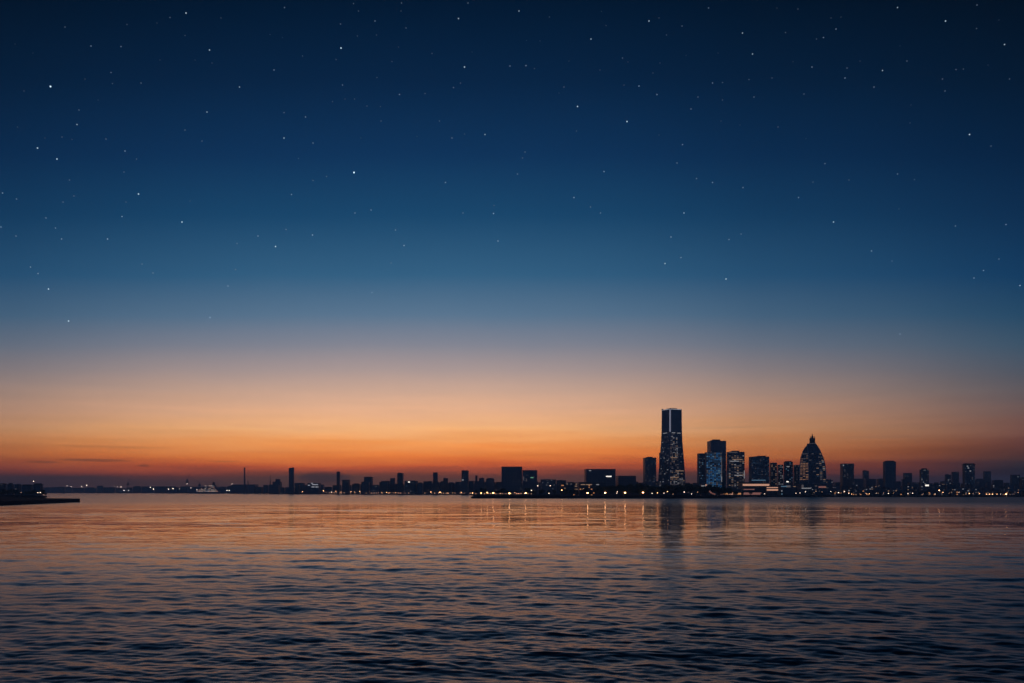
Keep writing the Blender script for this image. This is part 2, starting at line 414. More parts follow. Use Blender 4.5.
def dome_tower():
    D = 1950.0
    prof = [(486, 799.5, 825.9), (471, 799.7, 825.7), (465, 800.0, 824.9), (457.7, 800.9, 823.2), (450.5, 803.4, 820.0), (447, 805.6, 818.0), (443.8, 808.9, 815.7)]
    root = empty('dome_tower', (PX(812.3, D), D, LZ), 0, 'tall bullet-shaped tower with curved sides and a small spired crown', 'tower')
    H = PZ(443.8, D)-LZ; nf = 32; fh = H/nf; xr = PX(808.5, D-16)-PX(812.3, D)
    def ext(z):
        y = HZ-(z+LZ-CH)*F/D
        y = min(486, max(443.8, y))
        for (ya, a, b), (yb, c, e) in zip(prof, prof[1:]):
            if yb <= y <= ya:
                t = (ya-y)/(ya-yb); t2 = t
                return (PX(a+(c-a)*t2, D)-PX(812.3, D), PX(b+(e-b)*t2, D)-PX(812.3, D))
    def plan(z, off=0):
        a, c = ext(z); k = (c-a)/ (PX(825.9, D)-PX(799.5, D)); dd = 14*k+3
        a -= off; c += off
        pts = [(a, 0), (xr, -dd-off)]
        for i in range(1, 5):          # right-hand side bulges
            t = i/5; pts.append((xr+(c-xr)*t, -(dd+off)*(1-t**1.8)))
        pts += [(c, 0), ((c*.6), dd), ((a*.6), dd)]
        return pts
    wall = MB()
    for i in range(nf):
        z0 = i*fh; z1 = z0+fh
        wall.prism(plan(z0, -.5), z0, z1, GLASS[0], plan(z1, -.5))
        wall.prism(plan(z0, 0), z0, z0+1.0, CONC[1])
    wall.build('wall', root)
    # ribs following the curved outline on both sides
    for s in (0, 1):
        rb = MB()
        for i in range(nf*2):
            z0 = i*fh/2; z1 = z0+fh/2; a0 = ext(z0)[s]; a1 = ext(z1)[s]; o = .9
            rb.prism([(a0-o,-1),(a0+o,-1),(a0+o,1),(a0-o,1)], z0, z1, CONC[3], [(a1-o,-1),(a1+o,-1),(a1+o,1),(a1-o,1)])
        rb.build('edge_rib', root)
    fr = MB()
    for i in range(nf):
        z0 = i*fh; z1 = z0+fh; p0 = plan(z0)[1]; p1 = plan(z1)[1]
        fr.prism([(p0[0]-.7,p0[1]-.5),(p0[0]+.7,p0[1]-.5),(p0[0]+.7,p0[1]+.5),(p0[0]-.7,p0[1]+.5)], z0, z1, CONC[3],
                 [(p1[0]-.7,p1[1]-.5),(p1[0]+.7,p1[1]-.5),(p1[0]+.7,p1[1]+.5),(p1[0]-.7,p1[1]+.5)])
    fr.build('front_rib', root)
    # crown: collar, drum with fins, spire
    cr = MB(); a, c = ext(H); m = (a+c)/2; wr = (c-a)/2
    cr.prism([(m+wr*math.cos(t*math.pi/6), wr*math.sin(t*math.pi/6)) for t in range(12)], H, H+1.5, CONC[3])
    zt = PZ(436.2, D)-LZ
    for k in range(8):
        an = k*math.pi/4; x = m+wr*.72*math.cos(an); y = wr*.72*math.sin(an)
        cr.prism([(x-1,y-1),(x+1,y-1),(x+1,y+1),(x-1,y+1)], H+1.5, zt-6, M_RUST, [(x*.9-.5+m*.1,y*.9-.5),(x*.9+.5+m*.1,y*.9-.5),(x*.9+.5+m*.1,y*.9+.5),(x*.9-.5+m*.1,y*.9+.5)])
    cr.prism([(m+wr*.80*math.cos(t*math.pi/6), wr*.80*math.sin(t*math.pi/6)) for t in range(12)], H+1.5, zt-5, M_RUST)
    for xo in (-.62, .58): cr.tube((m+wr*xo, -2, zt-5), (m+wr*xo, -2, zt+.5), 1.1, .3, M_RUST)
    cr.prism([(m+wr*.36*math.cos(t*math.pi/6), wr*.36*math.sin(t*math.pi/6)) for t in range(12)], zt-5, zt+1.5, M_RUST,
             [(m+wr*.2*math.cos(t*math.pi/6), wr*.2*math.sin(t*math.pi/6)) for t in range(12)])
    cr.build('crown', root)
    sp = MB(); sp.tube((m, 0, zt), (m, 0, PZ(433.2, D)-LZ), 1.4, .3, M_RUST); sp.build('spire', root)
    cl = MB(); cl.prism([(m+(wr+.25)*math.cos(t*math.pi/6), (wr+.25)*math.sin(t*math.pi/6)) for t in range(12)], H+.2, H+1.0, W_DIM); cl.build('collar_light', root)
    # windows: the left face is warm floor by floor; the right face has scattered cool lights
    r = random.Random(3)
    for i in range(2, nf-6):
        z = (i+.6)*fh; p = plan(z); a = Vector(p[0]); b = Vector(p[1]); an = math.atan2(b.y-a.y, b.x-a.x)
        y = HZ-(z+LZ-CH)*F/D
        nb = 3
        for j in range(nb):
            if y > 481 or r.random() > (.95 if y > 463 else .55): continue
            q = a.lerp(b, (j+.5)/nb); mt = r.choice((W_O1, W_O1, W_O2)) if y > 462 else r.choice((W_O2, W_DIM))
            window(root, q.x, q.y-.2, z, (b-a).length/nb*r.uniform(.7, .95), 1.5, mt, an)
        for j in range(5):
            a2 = Vector(p[1+j]); b2 = Vector(p[2+j]); an2 = math.atan2(b2.y-a2.y, b2.x-a2.x)
            pr = .6 if (j >= 3 and y > 456) else (.25 if y > 462 and j > 0 else .05)
            if r.random() < pr and y < 482:
                q = (a2+b2)/2
                window(root, q.x+math.sin(an2)*.1, q.y-.2, z, (b2-a2).length*.7, 1.5, r.choice((W_DIM, W_DIM, W_BLUED, W_DIM, W_WARM) if j < 4 else (W_DIM, W_WARM, W_WHITE)), an2)
W_O1 = emit('window_amber_light', (1.0, .50, .28), .27)
W_O2 = emit('window_dim_amber_light', (1.0, .50, .32), .12)
dome_tower()

# --- right side of the skyline
r7, w7, d7, *_ = B('apartment_tower', 840, 854, 463.8, 2300, 'wide apartment tower with a white roof beacon right of the dome tower', depth=30, wall=0, lit=24, mats=(W_DIM, W_DIM, W_BLUED), roof='flat', cat='tower')
spot(r7, w7, d7, 2300, 842.2, 465.3, 1.3, 1.2, W_WHITE, PX(847, 2300), 'roof_beacon')
B('office_tower', 862.4, 869, 470.2, 2900, 'faint slim tower between the wide apartment tower and the domed roof tower', wall=1, lit=4, mats=(W_DIM,), roof='plant', cat='tower')
B('round_roof_tower', 882.8, 896, 460.6, 2200, 'dark tower with a rounded roof in the right of the skyline', depth=36, wall=1, glass=1, lit=14, mats=(W_BLUED,), roof='dome', cat='tower')
B('office_block', 903, 912, 473.2, 2600, 'plain block half hidden right of the round-roofed tower', wall=1, lit=8, mats=(W_DIM,), roof='flat')
r8, w8, d8, *_ = B('slim_tower', 919.3, 929, 467.6, 2000, 'slim tower with one bright white floor low on its front', depth=28, wall=0, lit=16, mats=(W_DIM, W_BLUED, W_WHITE), roof='antenna', cat='tower')
spot(r8, w8, d8, 2000, 927, 485.4, 3.6, 1.5, W_BRIGHT, PX(924.15, 2000), 'lit_floor_band')
B('office_block', 944.5, 951, 474.2, 2400, 'block with a few white windows left of its paler twin', wall=1, lit=9, mats=(W_DIM, W_WHITE), roof='plant')
B('office_block', 951.3, 959, 472, 2700, 'faint block left of the dark tower nearest the right edge', wall=1, lit=4, mats=(W_DIM,), roof='flat')
r9, w9, d9, *_ = B('dark_tower', 962.3, 975, 463.4, 2000, 'wide dark tower with a few pale upper windows near the right edge', depth=32, wall=0, glass=1, lit=26, mats=(W_BLUED, W_BLUED, W_DIM), roof='cap', cat='tower')
for x, y in ((967.5, 466.2), (968.3, 468), (970.3, 471)): spot(r9, w9, d9, 2000, x, y, 1.4, 1.0, W_WHITE, PX(968.65, 2000))
B('office_block', 983, 991, 471.5, 2900, 'faint block between the wide dark tower and the right edge', wall=1, lit=3, mats=(W_DIM,), roof='flat')
B('office_block', 1010, 1020, 475, 2500, 'low faint block with lit top floors at the right edge', wall=1, lit=8, mats=(W_DIM, W_WHITE), roof='flat')
B('office_block', 1019, 1034, 477, 2350, 'low broad block cut off by the right edge', wall=2, lit=10, mats=(W_DIM, W_WARM), roof='plant')

# --- middle: two broad buildings on the skyline
B('warehouse_block', 501.5, 522.2, 466.8, 2650, 'broad dark block highest in the middle of the skyline', depth=50, wall=1, lit=10, mats=(W_BLUED, W_DIM), roof='flat', fh=4.5, zone=(0, .5))
ra, wa, da, *_ = B('warehouse_block', 522.4, 537.2, 470.3, 2630, 'slightly lower block joined to the right of the broad dark block', depth=50, wall=1, lit=8, mats=(W_BLUED, W_DIM), roof='flat', fh=4.5)
spot(ra, wa, da, 2630, 532, 477.6, 3, .8, W_GREEN, PX(529.8, 2630)); spot(ra, wa, da, 2630, 523.6, 478.5, 1, 4, W_DIM, PX(529.8, 2630)); spot(ra, wa, da, 2630, 526.4, 480, .8, 3, W_DIM, PX(529.8, 2630))
rb, wb, db, *_ = B('hall_building', 584.3, 615.6, 469.2, 2450, 'long flat-roofed dark hall left of the park trees', depth=60, wall=1, lit=6, mats=(W_BLUED,), roof='flat', fh=5)
spot(rb, wb, db, 2450, 590, 470.6, 2.2, .9, W_WHITE, PX(599.95, 2450)); spot(rb, wb, db, 2450, 608.8, 476.4, 5.5, 1.1, W_BRIGHT, PX(599.95, 2450), 'lit_floor_band')
B('hall_building', 615.8, 636, 476, 2500, 'lower long hall joined to the right of the flat-roofed hall', depth=60, wall=1, lit=4, mats=(W_BLUED,), roof='flat', fh=5)
rc, wc, dc, *_ = B('terrace_building', 578, 606, 482.5, 1500, 'low waterfront building with a lit upper floor', depth=30, wall=2, lit=8, mats=(W_ORANGE, W_WARM), roof='flat')
for x, wd, m in ((583, 4.5, W_WARM), (589, 6, W_WARM), (597.6, 2.8, W_WHITE)): spot(rc, wc, dc, 1500, x, 484.6, wd, .8, m, PX(592, 1500), 'lit_floor_band')
rd, wd_, dd_, *_ = B('terrace_building', 560.5, 577.5, 483, 1480, 'small waterfront building with orange lit balconies', depth=25, wall=2, lit=5, mats=(W_ORANGE, W_WARM), roof='flat')
for x, y, wd, m in ((577, 486.2, 2.4, W_WARM), (577, 489.3, 3.0, W_WARM), (562.5, 485.4, 2.5, W_ORANGE), (567, 483.6, 2, W_DIM), (571, 484, 2, W_DIM), (561.5, 489.8, 2.2, W_WARM), (561.7, 492.3, 1, W_ORANGE)):
    spot(rd, wd_, dd_, 1480, min(x, 576), y, wd, .9, m, PX(569, 1480), 'lit_balcony')
B('apartment_block', 540.5, 556, 479.2, 2600, 'flat apartment block right of the two joined dark blocks', wall=1, lit=12, mats=(W_WHITE, W_DIM), roof='plant')
B('apartment_block', 556.3, 566, 480, 2700, 'low block with a small roof hut left of the lit balconies', wall=1, lit=3, mats=(W_DIM,), roof='plant')

# --- left city towers
B('slab_tower', 288.8, 294.3, 467.4, 3500, 'slim dark slab tower with slanted roof tallest in the left skyline', depth=30, wall=1, lit=0, roof='slant', cat='tower')
B('stepped_block', 272.5, 282, 481.5, 3700, 'low stepped block left of the slim slab tower', wall=1, lit=0, roof='plant')
B('stepped_block', 275.5, 280.5, 479.2, 3760, 'raised middle step behind the low stepped block', wall=1, lit=0, roof='flat')
B('office_block', 294.6, 305, 483, 3600, 'low block at the right foot of the slim slab tower', wall=1, lit=2, mats=(W_DIM,), roof='flat')
B('thin_tower', 336.6, 340.2, 471.8, 3100, 'thin dark tower right of the lit terraced building', depth=24, wall=2, lit=0, roof='flat', cat='tower')
B('office_block', 342, 350.2, 480, 3000, 'low square block right of the thin dark tower', wall=2, lit=2, mats=(W_DIM,), roof='flat')
B('office_block', 364, 373, 476.8, 3000, 'square dark block with wider roof slab between thin and tapered towers', wall=1, lit=0, roof='cap')
B('office_block', 381, 390.5, 480.8, 3100, 'low block left of the tapered dark tower', wall=1, lit=2, mats=(W_DIM,), roof='plant')
B('office_block', 390.2, 395.3, 478.4, 3050, 'small raised block touching the low one left of the tapered tower', wall=2, lit=0, roof='flat')
B('dark_tower', 397.2, 403.6, 472.6, 2900, 'dark square tower in the middle of the left skyline', depth=26, wall=2, lit=0, roof='plant', cat='tower')
re_, we, de, *_ = B('apartment_block', 404.5, 418, 480.6, 2850, 'apartment block with one bright rooftop light', wall=1, lit=8, mats=(W_DIM, W_CYAN), roof='plant')
spot(re_, we, de, 2850, 409, 482, 1.8, 1.2, W_BRIGHT, PX(411.25, 2850))
B('dark_tower', 433, 438, 472.6, 2800, 'narrow dark tower left of the wide-capped tower', depth=24, wall=1, lit=0, roof='flat', cat='tower')
B('office_block', 443.3, 448.2, 478, 2850, 'small block between the narrow tower and the wide-capped tower', wall=2, lit=2, mats=(W_DIM,), roof='plant')
rf_, wf, df, *_ = B('capped_tower', 461.5, 468.8, 470.3, 2750, 'dark tower with a wider flat cap left of the promontory tip', depth=28, wall=1, lit=3, mats=(W_DIM,), roof='cap', cat='tower')
spot(rf_, wf, df, 2750, 462.8, 480, 1.8, 1.3, W_WHITE, PX(465.15, 2750))
B('thin_tower', 475.3, 477.6, 475.8, 2800, 'very thin low tower just right of the wide-capped tower', depth=14, wall=2, lit=0, roof='flat', cat='tower')
B('office_block', 479, 484.2, 477.8, 2780, 'small rounded block right of the very thin tower', wall=1, lit=0, roof='dome')
B('office_block', 486, 494.3, 478.1, 2780, 'low rounded block left of the broad middle block', wall=1, lit=3, mats=(W_DIM,), roof='dome')

# terraced building with white strips on the left
rg, wg, dg, *_ = B('terraced_building', 307.5, 321, 482.8, 3300, 'low building with white lit strips along two floors', wall=1, lit=0, roof='plant')
for x, y, wd in ((313, 486.9, 3), (317.5, 487.0, 3), (309, 485.3, 2), (315, 484.6, 6), (312, 483.3, 2)): spot(rg, wg, dg, 3300, x, y, wd, .9, W_SHIP2, PX(314.25, 3300), 'lit_floor_band')

# chimney, mast and crane
def stack(px, ytop, D, wpx, label, name='chimney'):
    root = empty(name, (PX(px, D), D, LZ), 0, label, 'chimney'); H = PZ(ytop, D)-LZ; w = wpx/F*D/2
    b = MB(); b.tube((0,0,0), (0,0,H*.94), w*1.35, w*.8, CONC[2], 14); b.build('shaft', root)
    c = MB(); c.tube((0,0,H*.94), (0,0,H), w*.95, w*.95, M_ROOF, 14); c.build('cap', root)
    return root
stack(244.6, 467.6, 4300, 1.5, 'tall thin dark chimney alone in the left skyline')
st = stack(248, 480.5, 4280, .8, 'short thin chimney right beside the tall one')
def mast(px, ytop, D, label):
    root = empty('lattice_mast', (PX(px, D), D, LZ), 0, label, 'mast'); H = PZ(ytop, D)-LZ
    b = MB(); h2 = H*.62
    for sx, sy in ((-1,-1),(1,-1),(1,1),(-1,1)): b.tube((sx*4,sy*4,0), (sx*1.4,sy*1.4,h2), .6, .5, M_STEEL, 6)
    for i in range(7):
        z = i*h2/7; z2 = (i+1)*h2/7; a = 4-2.6*i/7; c = 4-2.6*(i+1)/7
        for sx in (-1, 1): b.tube((sx*a,-a,z), (-sx*c,-c,z2), .35, .35, M_STEEL, 5)
        b.tube((-c,-c,z2), (c,-c,z2), .35, .35, M_STEEL, 5)
    b.build('lattice', root)
    c = MB(); c.tube((0,0,h2), (0,0,H), 1.2, .5, M_STEEL); c.box(-2.4,2.4,-2.4,2.4,h2-.5,h2+1.2,M_STEEL); c.build('antenna', root)
mast(270.3, 474.5, 3600, 'thin pointed mast between the chimney and the slab tower')
def crane(px, ytop, D, label, flip=1):
    root = empty('harbour_crane', (PX(px, D), D, LZ), 0, label, 'crane'); H = PZ(ytop, D)-LZ
    b = MB()
    for sx in (-1, 1):
        for sy in (-1, 1): b.tube((sx*7, sy*7, 0), (sx*4, sy*5, H*.55), 1.0, .9, M_STEEL, 6)
    b.box(-8, 8, -6, 6, H*.55, H*.62, M_STEEL); b.build('portal', root)
    c = MB(); c.box(-4, 5, -3, 3, H*.62, H*.74, M_STEEL); c.build('cabin', root)
    j = MB(); j.tube((2*flip, 0, H*.7), (16*flip, 0, H), 1.1, .6, M_STEEL, 6); j.tube((-4*flip, 0, H*.74), (2*flip, 0, H*.93), .5, .4, M_STEEL, 6)
    j.tube((2*flip, 0, H*.93), (16*flip, 0, H), .25, .25, M_STEEL, 5); j.build('jib', root)
crane(187.2, 474.5, 5000, 'faint harbour crane with raised jib in the far left harbour')
crane(128, 479, 5700, 'faint harbour crane left of the crane with raised jib')
crane(199.5, 480.5, 4900, 'small harbour crane just left of the lit ship', -1)
B('industrial_shed', 231.5, 258.5, 484.6, 4450, 'broad blue-grey shed at the foot of the chimney', depth=60, wall=1, glass=1, lit=0, roof='flat', fh=8)

# lit ship in the left harbour
def ship():
    D = 4200; root = empty('moored_ship', (PX(209, D), D, -.5), 0, 'moored ship lit along its decks in the left harbour', 'ship')
    k = D/F; h = MB(); L2 = 15*k
    h.prism([(-L2,0),(-L2*.9,-9),(L2*.75,-9),(L2,0),(L2*.75,9),(-L2*.9,9)], -2, 9, CONC[1], [(-L2,0),(-L2*.9,-10),(L2*.8,-10),(L2*1.08,0),(L2*.8,10),(-L2*.9,10)])
    h.build('hull', root)
    s = MB()
    for i, (x0, x1) in enumerate(((-12, 11), (-9, 9), (-5, 8), (0, 7), (3, 7))):
        s.box(x0*k, x1*k, -8+i*.6, 8-i*.6, 9+i*7.5, 9+i*7.5+7.3, CONC[0])
    s.build('superstructure', root)
    f = MB(); f.prism([(3.5*k,-4),(6*k,-4),(6*k,4),(3.5*k,4)], 46.5, 62, M_ROOF, [(3.8*k,-3),(5.6*k,-3),(5.6*k,3),(3.8*k,3)]); f.build('funnel', root)
    m = MB(); m.tube((9*k,0,9),(9*k,0,58),.8,.5,M_STEEL); m.tube((-10*k,0,9),(-10*k,0,45),.8,.4,M_STEEL); m.tube((10*k,0,44),(8*k,0,44),.5,.5,M_STEEL); m.build('masts', root)
    r = random.Random(21)
    rows = [(7.2, -11, 10, .9), (14, -9, 8, .6), (21.5, -8, 7, .5), (29, -2, 7, .45), (36, -4, 6, .4)]
    for z, x0, x1, p in rows:
        x = x0
        while x < x1:
            if r.random() < p: window(root, x*k, -10.4, 6+z, .9*k*r.uniform(.6, 1.2), 3.2, r.choice((W_SHIP, W_SHIP, W_SHIP2, W_PEACH)), name='deck_light')
            x += 1.25
ship()
def small_ship(px, D, lw, label):
    root = empty('cargo_boat', (PX(px, D), D, -.3), 0, label, 'boat'); k = D/F; L2 = lw/2*k
    h = MB(); h.prism([(-L2,0),(-L2*.9,-5),(L2*.8,-5),(L2,0),(L2*.8,5),(-L2*.9,5)], -1, 5, M_RUST, [(-L2,0),(-L2*.9,-5.5),(L2*.85,-5.5),(L2*1.06,0),(L2*.85,5.5),(-L2*.9,5.5)]); h.build('hull', root)
    s = MB(); s.box(-L2*.8,-L2*.35,-3.5,3.5,5,14,CONC[3]); s.box(-L2*.75,-L2*.5,-3,3,14,18,CONC[0]); s.build('deckhouse', root)
    window(root, -L2*.57, -3.7, 11, L2*.3, 2.5, W_WHITE, name='deck_light')
small_ship(172.5, 5100, 6, 'small moored boat with a white cabin light left of the lit ship')
small_ship(123, 5500, 7, 'small moored boat below the far left harbour lights')

# --- waterfront mall, ramp and low buildings near the dome tower
rm, wm_, dm_, *_ = B('waterfront_hall', 738, 768.5, 482.6, 1640, 'low waterfront hall with a long peach lit roof band', depth=40, wall=2, lit=0, roof='flat', fh=5)
xm = PX(753.25, 1640)
spot(rm, wm_, dm_, 1640, 754.5, 484.9, 26.5, 1.9, W_PEACH, xm, 'lit_roof_band')
spot(rm, wm_, dm_, 1640, 748, 489.4, 11, .8, W_PEACH2, xm, 'lit_floor_band'); spot(rm, wm_, dm_, 1640, 753.4, 489.4, 1.6, .9, W_WARM, xm)
spot(rm, wm_, dm_, 1640, 750, 493.6, 18, 2.2, W_PEACH2, xm, 'lit_floor_band')
rn, wn, dn, *_ = B('glass_pavilion', 765, 777.3, 486.5, 1600, 'small pavilion with a wide pink-white lit front beside the long hall', depth=20, wall=2, lit=0, roof='flat', fh=5)
spot(rn, wn, dn, 1600, 771, 487.6, 11.3, .9, W_PEACH, PX(771.15, 1600), 'lit_floor_band'); spot(rn, wn, dn, 1600, 771, 489.9, 11.3, 1.5, W_PEACH, PX(771.15, 1600), 'lit_floor_band')
ro, wo, do_, *_ = B('waterfront_arcade', 717, 741.5, 489.2, 1420, 'low arcade with golden lit shopfronts by the water', depth=25, wall=2, lit=0, roof='flat', fh=4)
for x, wd, hh, m in ((737, 8, 1.6, W_ORANGE), (731, 6, 2.2, W_PEACH), (725.5, 5, 1.4, W_ORANGE), (720.5, 3, 1.2, W_PEACH2)): spot(ro, wo, do_, 1420, x, 494.2-hh*.3, wd, hh, m, PX(729.25, 1420), 'lit_shopfront')
# curved lit ramp
def ramp():
    D = 1380; root = empty('curved_ramp', (PX(708, D), D, LZ), 0, 'pale curved ramp sweeping down to the water beside the golden arcade', 'ramp')
    k = D/F; s = MB(); e = MB(); pts = []
    for i in range(15):
        t = i/14; an = R(180+88*t); x = (715.5-709)*k+7.5*k*math.cos(an)*1.0; z = PZ(486, D)-LZ+8.2*k*math.sin(an)
        pts.append((x, max(z, .4)))
    for (xa, za), (xb, zb) in zip(pts, pts[1:]):
        s.add([(xa,-3,za-1.2),(xb,-3,zb-1.2),(xb,3,zb-1.2),(xa,3,za-1.2),(xa,-3,za+.8),(xb,-3,zb+.8),(xb,3,zb+.8),(xa,3,za+.8)],
              [(0,3,2,1),(4,5,6,7),(0,1,5,4),(2,3,7,6)], CONC[3])
        e.add([(xa,-3.02,za-.9),(xb+1.0,-3.02,zb-.9),(xb+1.0,-3.02,zb+1.2),(xa+1.0,-3.02,za+1.2),(xa,-3.2,za-.9),(xb+1,-3.2,zb-.9),(xb+1,-3.2,zb+1.2),(xa+1,-3.2,za+1.2)],
              [(4,5,6,7),(7,6,2,3),(0,1,5,4)], W_PEACH2)
    s.build('deck', root); e.build('lit_edge', root)
    c = MB()
    for i in (1, 4, 7): x, z = pts[i]; c.tube((x, 0, 0), (x, 0, max(.3, z-1.2)), .6, .6, CONC[0])
    c.build('columns', root)
ramp()
rp, wp, dp, *_ = B('kiosk', 700, 706.5, 484.2, 1400, 'small building with a bright white fascia at the end of the trees', depth=12, wall=0, lit=0, roof='flat')
spot(rp, wp, dp, 1400, 703, 485.9, 4.2, 1.1, W_WHITE, PX(703.25, 1400), 'lit_fascia'); spot(rp, wp, dp, 1400, 706, 485, 1, 1.6, W_PEACH, PX(703.25, 1400))
rq, wq, dq, *_ = B('dome_podium', 797, 832, 484, 1860, 'low podium with lit white shopfronts at the foot of the dome tower', depth=30, wall=0, lit=10, mats=(W_WARM, W_WHITE, W_DIM), roof='flat')
xq = PX(814.5, 1860)
for x, y, wd, hh, m in ((804.5, 488.3, 9, .9, W_WHITE), (795.6+1.5, 486.3, 2.4, 3, W_DIM), (822, 487, 7, 1.6, W_PEACH2), (825, 487.2, 2.5, 1, W_WARM), (816, 486, 2, 1, W_DIM)):
    spot(rq, wq, dq, 1860, max(x, 798.5), y, wd if x > 800 else 2, hh, m, xq, 'lit_shopfront')
rr, wr_, dr, *_ = B('waterfront_shop', 778, 796, 485.3, 1700, 'low dark shop row with white lit signs left of the dome podium', depth=20, wall=1, lit=0, roof='flat')
xr_ = PX(787, 1700)
for x, y, wd, hh, m in ((781.5, 486.4, 5.5, .9, W_CYAN), (788.3, 486.3, 4.4, 2.2, W_DIM), (788.3, 486.3, 3, .7, W_WHITE), (794.5, 486.5, 2.6, .6, W_WARM), (779.6, 490.9, 1.2, 1.4, W_WHITE), (781, 494, 1.4, 1.2, W_CYAN)):
    spot(rr, wr_, dr, 1700, x, y, wd, hh, m, xr_, 'lit_sign_band')

# --- low fill buildings of the city in haze
def fill(x0, x1, ya, yb, D, step, label, group, lit=(0, 3), mats=(W_DIM, W_WARM, W_DIM, W_WHITE), jit=150, seed=1, names=('low_rise_block', 'apartment_block', 'warehouse')):
    r = random.Random(seed); x = x0
    while x < x1:
        w = step*r.uniform(.6, 1.5)
        DD = D+r.uniform(-jit, jit)
        yt = r.uniform(ya, yb)
        building(r.choice(names), x, x+w*.98, yt, DD, label, group, wall=r.randint(0, 2), glass=r.randint(0, 1), lit=r.randint(*lit), mats=mats,
                 roof=r.choice(('plant', 'plant', 'flat', 'cap', 'antenna')), seed=r.randint(0, 9999), ww=3.0, wh=1.8, depth=r.uniform(14, 30))
        x += w
fill(-60, 60, 484.5, 488, 6900, 9, 'faint low building far behind the left headland', 'far low buildings behind the left headland', (0, 1), seed=2)
fill(58, 235, 485.6, 488.6, 6200, 9, 'hazy low harbour building between the headland and the chimney', 'hazy low harbour buildings on the left', (0, 2), seed=3, mats=(W_WARM, W_WHITE))
fill(160, 262, 485.8, 488.8, 4900, 8, 'low harbour shed around the lit ship and chimney', 'low harbour sheds around the ship', (0, 3), seed=4)
fill(254, 470, 484.0, 487.5, 3400, 8, 'low hazy building at the foot of the left skyline towers', 'low buildings at the foot of the left towers', (0, 2), seed=5)
fill(352, 500, 481.5, 485.5, 3000, 7, 'mid-height hazy building between the left skyline towers', 'mid-height buildings between the left towers', (0, 3), seed=6)
fill(410, 640, 480.8, 484.8, 2900, 8, 'plain dark building filling the middle skyline', 'dark buildings filling the middle skyline', (0, 3), seed=7)
fill(632, 710, 481, 484.5, 2700, 8, 'low building glimpsed behind the park trees', 'low buildings behind the park trees', (0, 3), seed=8)
fill(824, 1060, 478.5, 483.5, 2500, 9, 'mid-height hazy building between the right skyline towers', 'mid-height buildings between the right towers', (1, 4), seed=9)
fill(776, 1060, 483.8, 488.3, 2050, 8, 'low city block at the foot of the right skyline towers', 'low city blocks right of the dome tower', (1, 4), seed=10)
fill(832, 1070, 489.0, 491.6, 1680, 9, 'small waterfront building along the right shore', 'small waterfront buildings on the right shore', (1, 4), seed=12, mats=(W_WARM, W_DIM, W_WARM, W_WHITE, W_ORANGE), jit=50)
fill(-70, 39, 482.8, 484.6, 1750, 9, 'dark bluish building standing on the left headland', 'buildings on the left headland', (0, 1), seed=13, mats=(W_DIM,))

# ------------------------------------------------------------------ trees
def crown_mesh(seed, rad, hgt, n):
    r = random.Random(seed); b = MB(); cl = []
    for i in range(9):
        an = r.uniform(0, 6.28); q = r.uniform(.1, .62)*rad
        cl.append((q*math.cos(an), q*math.sin(an), hgt*r.uniform(.2, .8), rad*r.uniform(.3, .5)))
    for i in range(n):
        c = r.choice(cl); d = Vector((r.gauss(0,1), r.gauss(0,1), r.gauss(0,1))).normalized()*c[3]*r.uniform(.55, 1.1)
        p = Vector((c[0], c[1], c[2]))+d; s = r.uniform(.28, .62)
        u = Vector((r.gauss(0,1), r.gauss(0,1), r.gauss(0,1))).normalized(); v = u.orthogonal().normalized(); w = u.cross(v)
        b.add([p+v*s, p+w*s*.7, p-v*s, p-w*s*.7], [(0,1,2,3)], M_LEAF)
    return b.mesh('crown')
def trunk_mesh(seed, hgt):
    r = random.Random(seed); b = MB(); b.tube((0,0,0), (.1,.1,hgt*.45), .35, .24, M_BARK, 7)
    for i in range(4):
        an = i*1.57+r.random(); b.tube((.1,.1,hgt*.4), (math.cos(an)*2, math.sin(an)*2, hgt*.75), .16, .07, M_BARK, 5)
    return b.mesh('trunk')
CR = [crown_mesh(i, 4.5, 7.5, 900) for i in range(5)]; TR = [trunk_mesh(i, 9) for i in range(3)]
def tree(x, y, z, s, r, label, group, name='broadleaf_tree'):
    root = empty(name, (x, y, z), r.uniform(0, 6.28), label, 'tree', group)
    t = bpy.data.objects.new('trunk', r.choice(TR)); t.scale = (s, s, s); link(t, root)
    c = bpy.data.objects.new('crown', r.choice(CR)); c.scale = (s*1.15, s*1.15, s); c.location = (0, 0, 2.6*s); link(c, root)
rt_ = random.Random(77)
x = 598
while x < 740:                       # park trees in front of the tallest tower
    for row in range(2):
        D = 1310+row*45+rt_.uniform(-12, 12); px = x+rt_.uniform(-2, 2)
        env = 483.5+(1.3 if px < 612 else 0)+(1.5 if 650 < px < 664 else 0)+rt_.uniform(-.6, 2.2)+(row == 0)*1.6
        if px > 700: env += 1.5+max(0, (px-722)*.35)
        if 706 < px < 717 and row == 0: continue
        s = (PZ(env, D)-LZ)/10.2
        tree(PX(px, D), D, LZ, s, rt_, 'dark leafy park tree along the promontory below the tallest tower', 'park trees on the promontory')
    x += 3.4
x = 476
while x < 600:
    D = 1400+rt_.uniform(-40, 60); s = (PZ(488.5+rt_.uniform(-1, 2.5), D)-LZ)/10.2
    tree(PX(x, D), D, LZ, s, rt_, 'low dark tree on the promontory left of the park grove', 'low trees on the left of the promontory'); x += rt_.uniform(2.5, 7)
x = -30
while x < 46:
    D = 1340+rt_.uniform(-30, 120)+max(0, 0); s = (PZ(491.0+rt_.uniform(-2, 2.0), D)-LZ)/10.2
    tree(PX(x, D), D, 2.6, s, rt_, 'dark tree on the low headland behind the quay', 'trees on the left headland'); x += rt_.uniform(2, 4)
x = 742
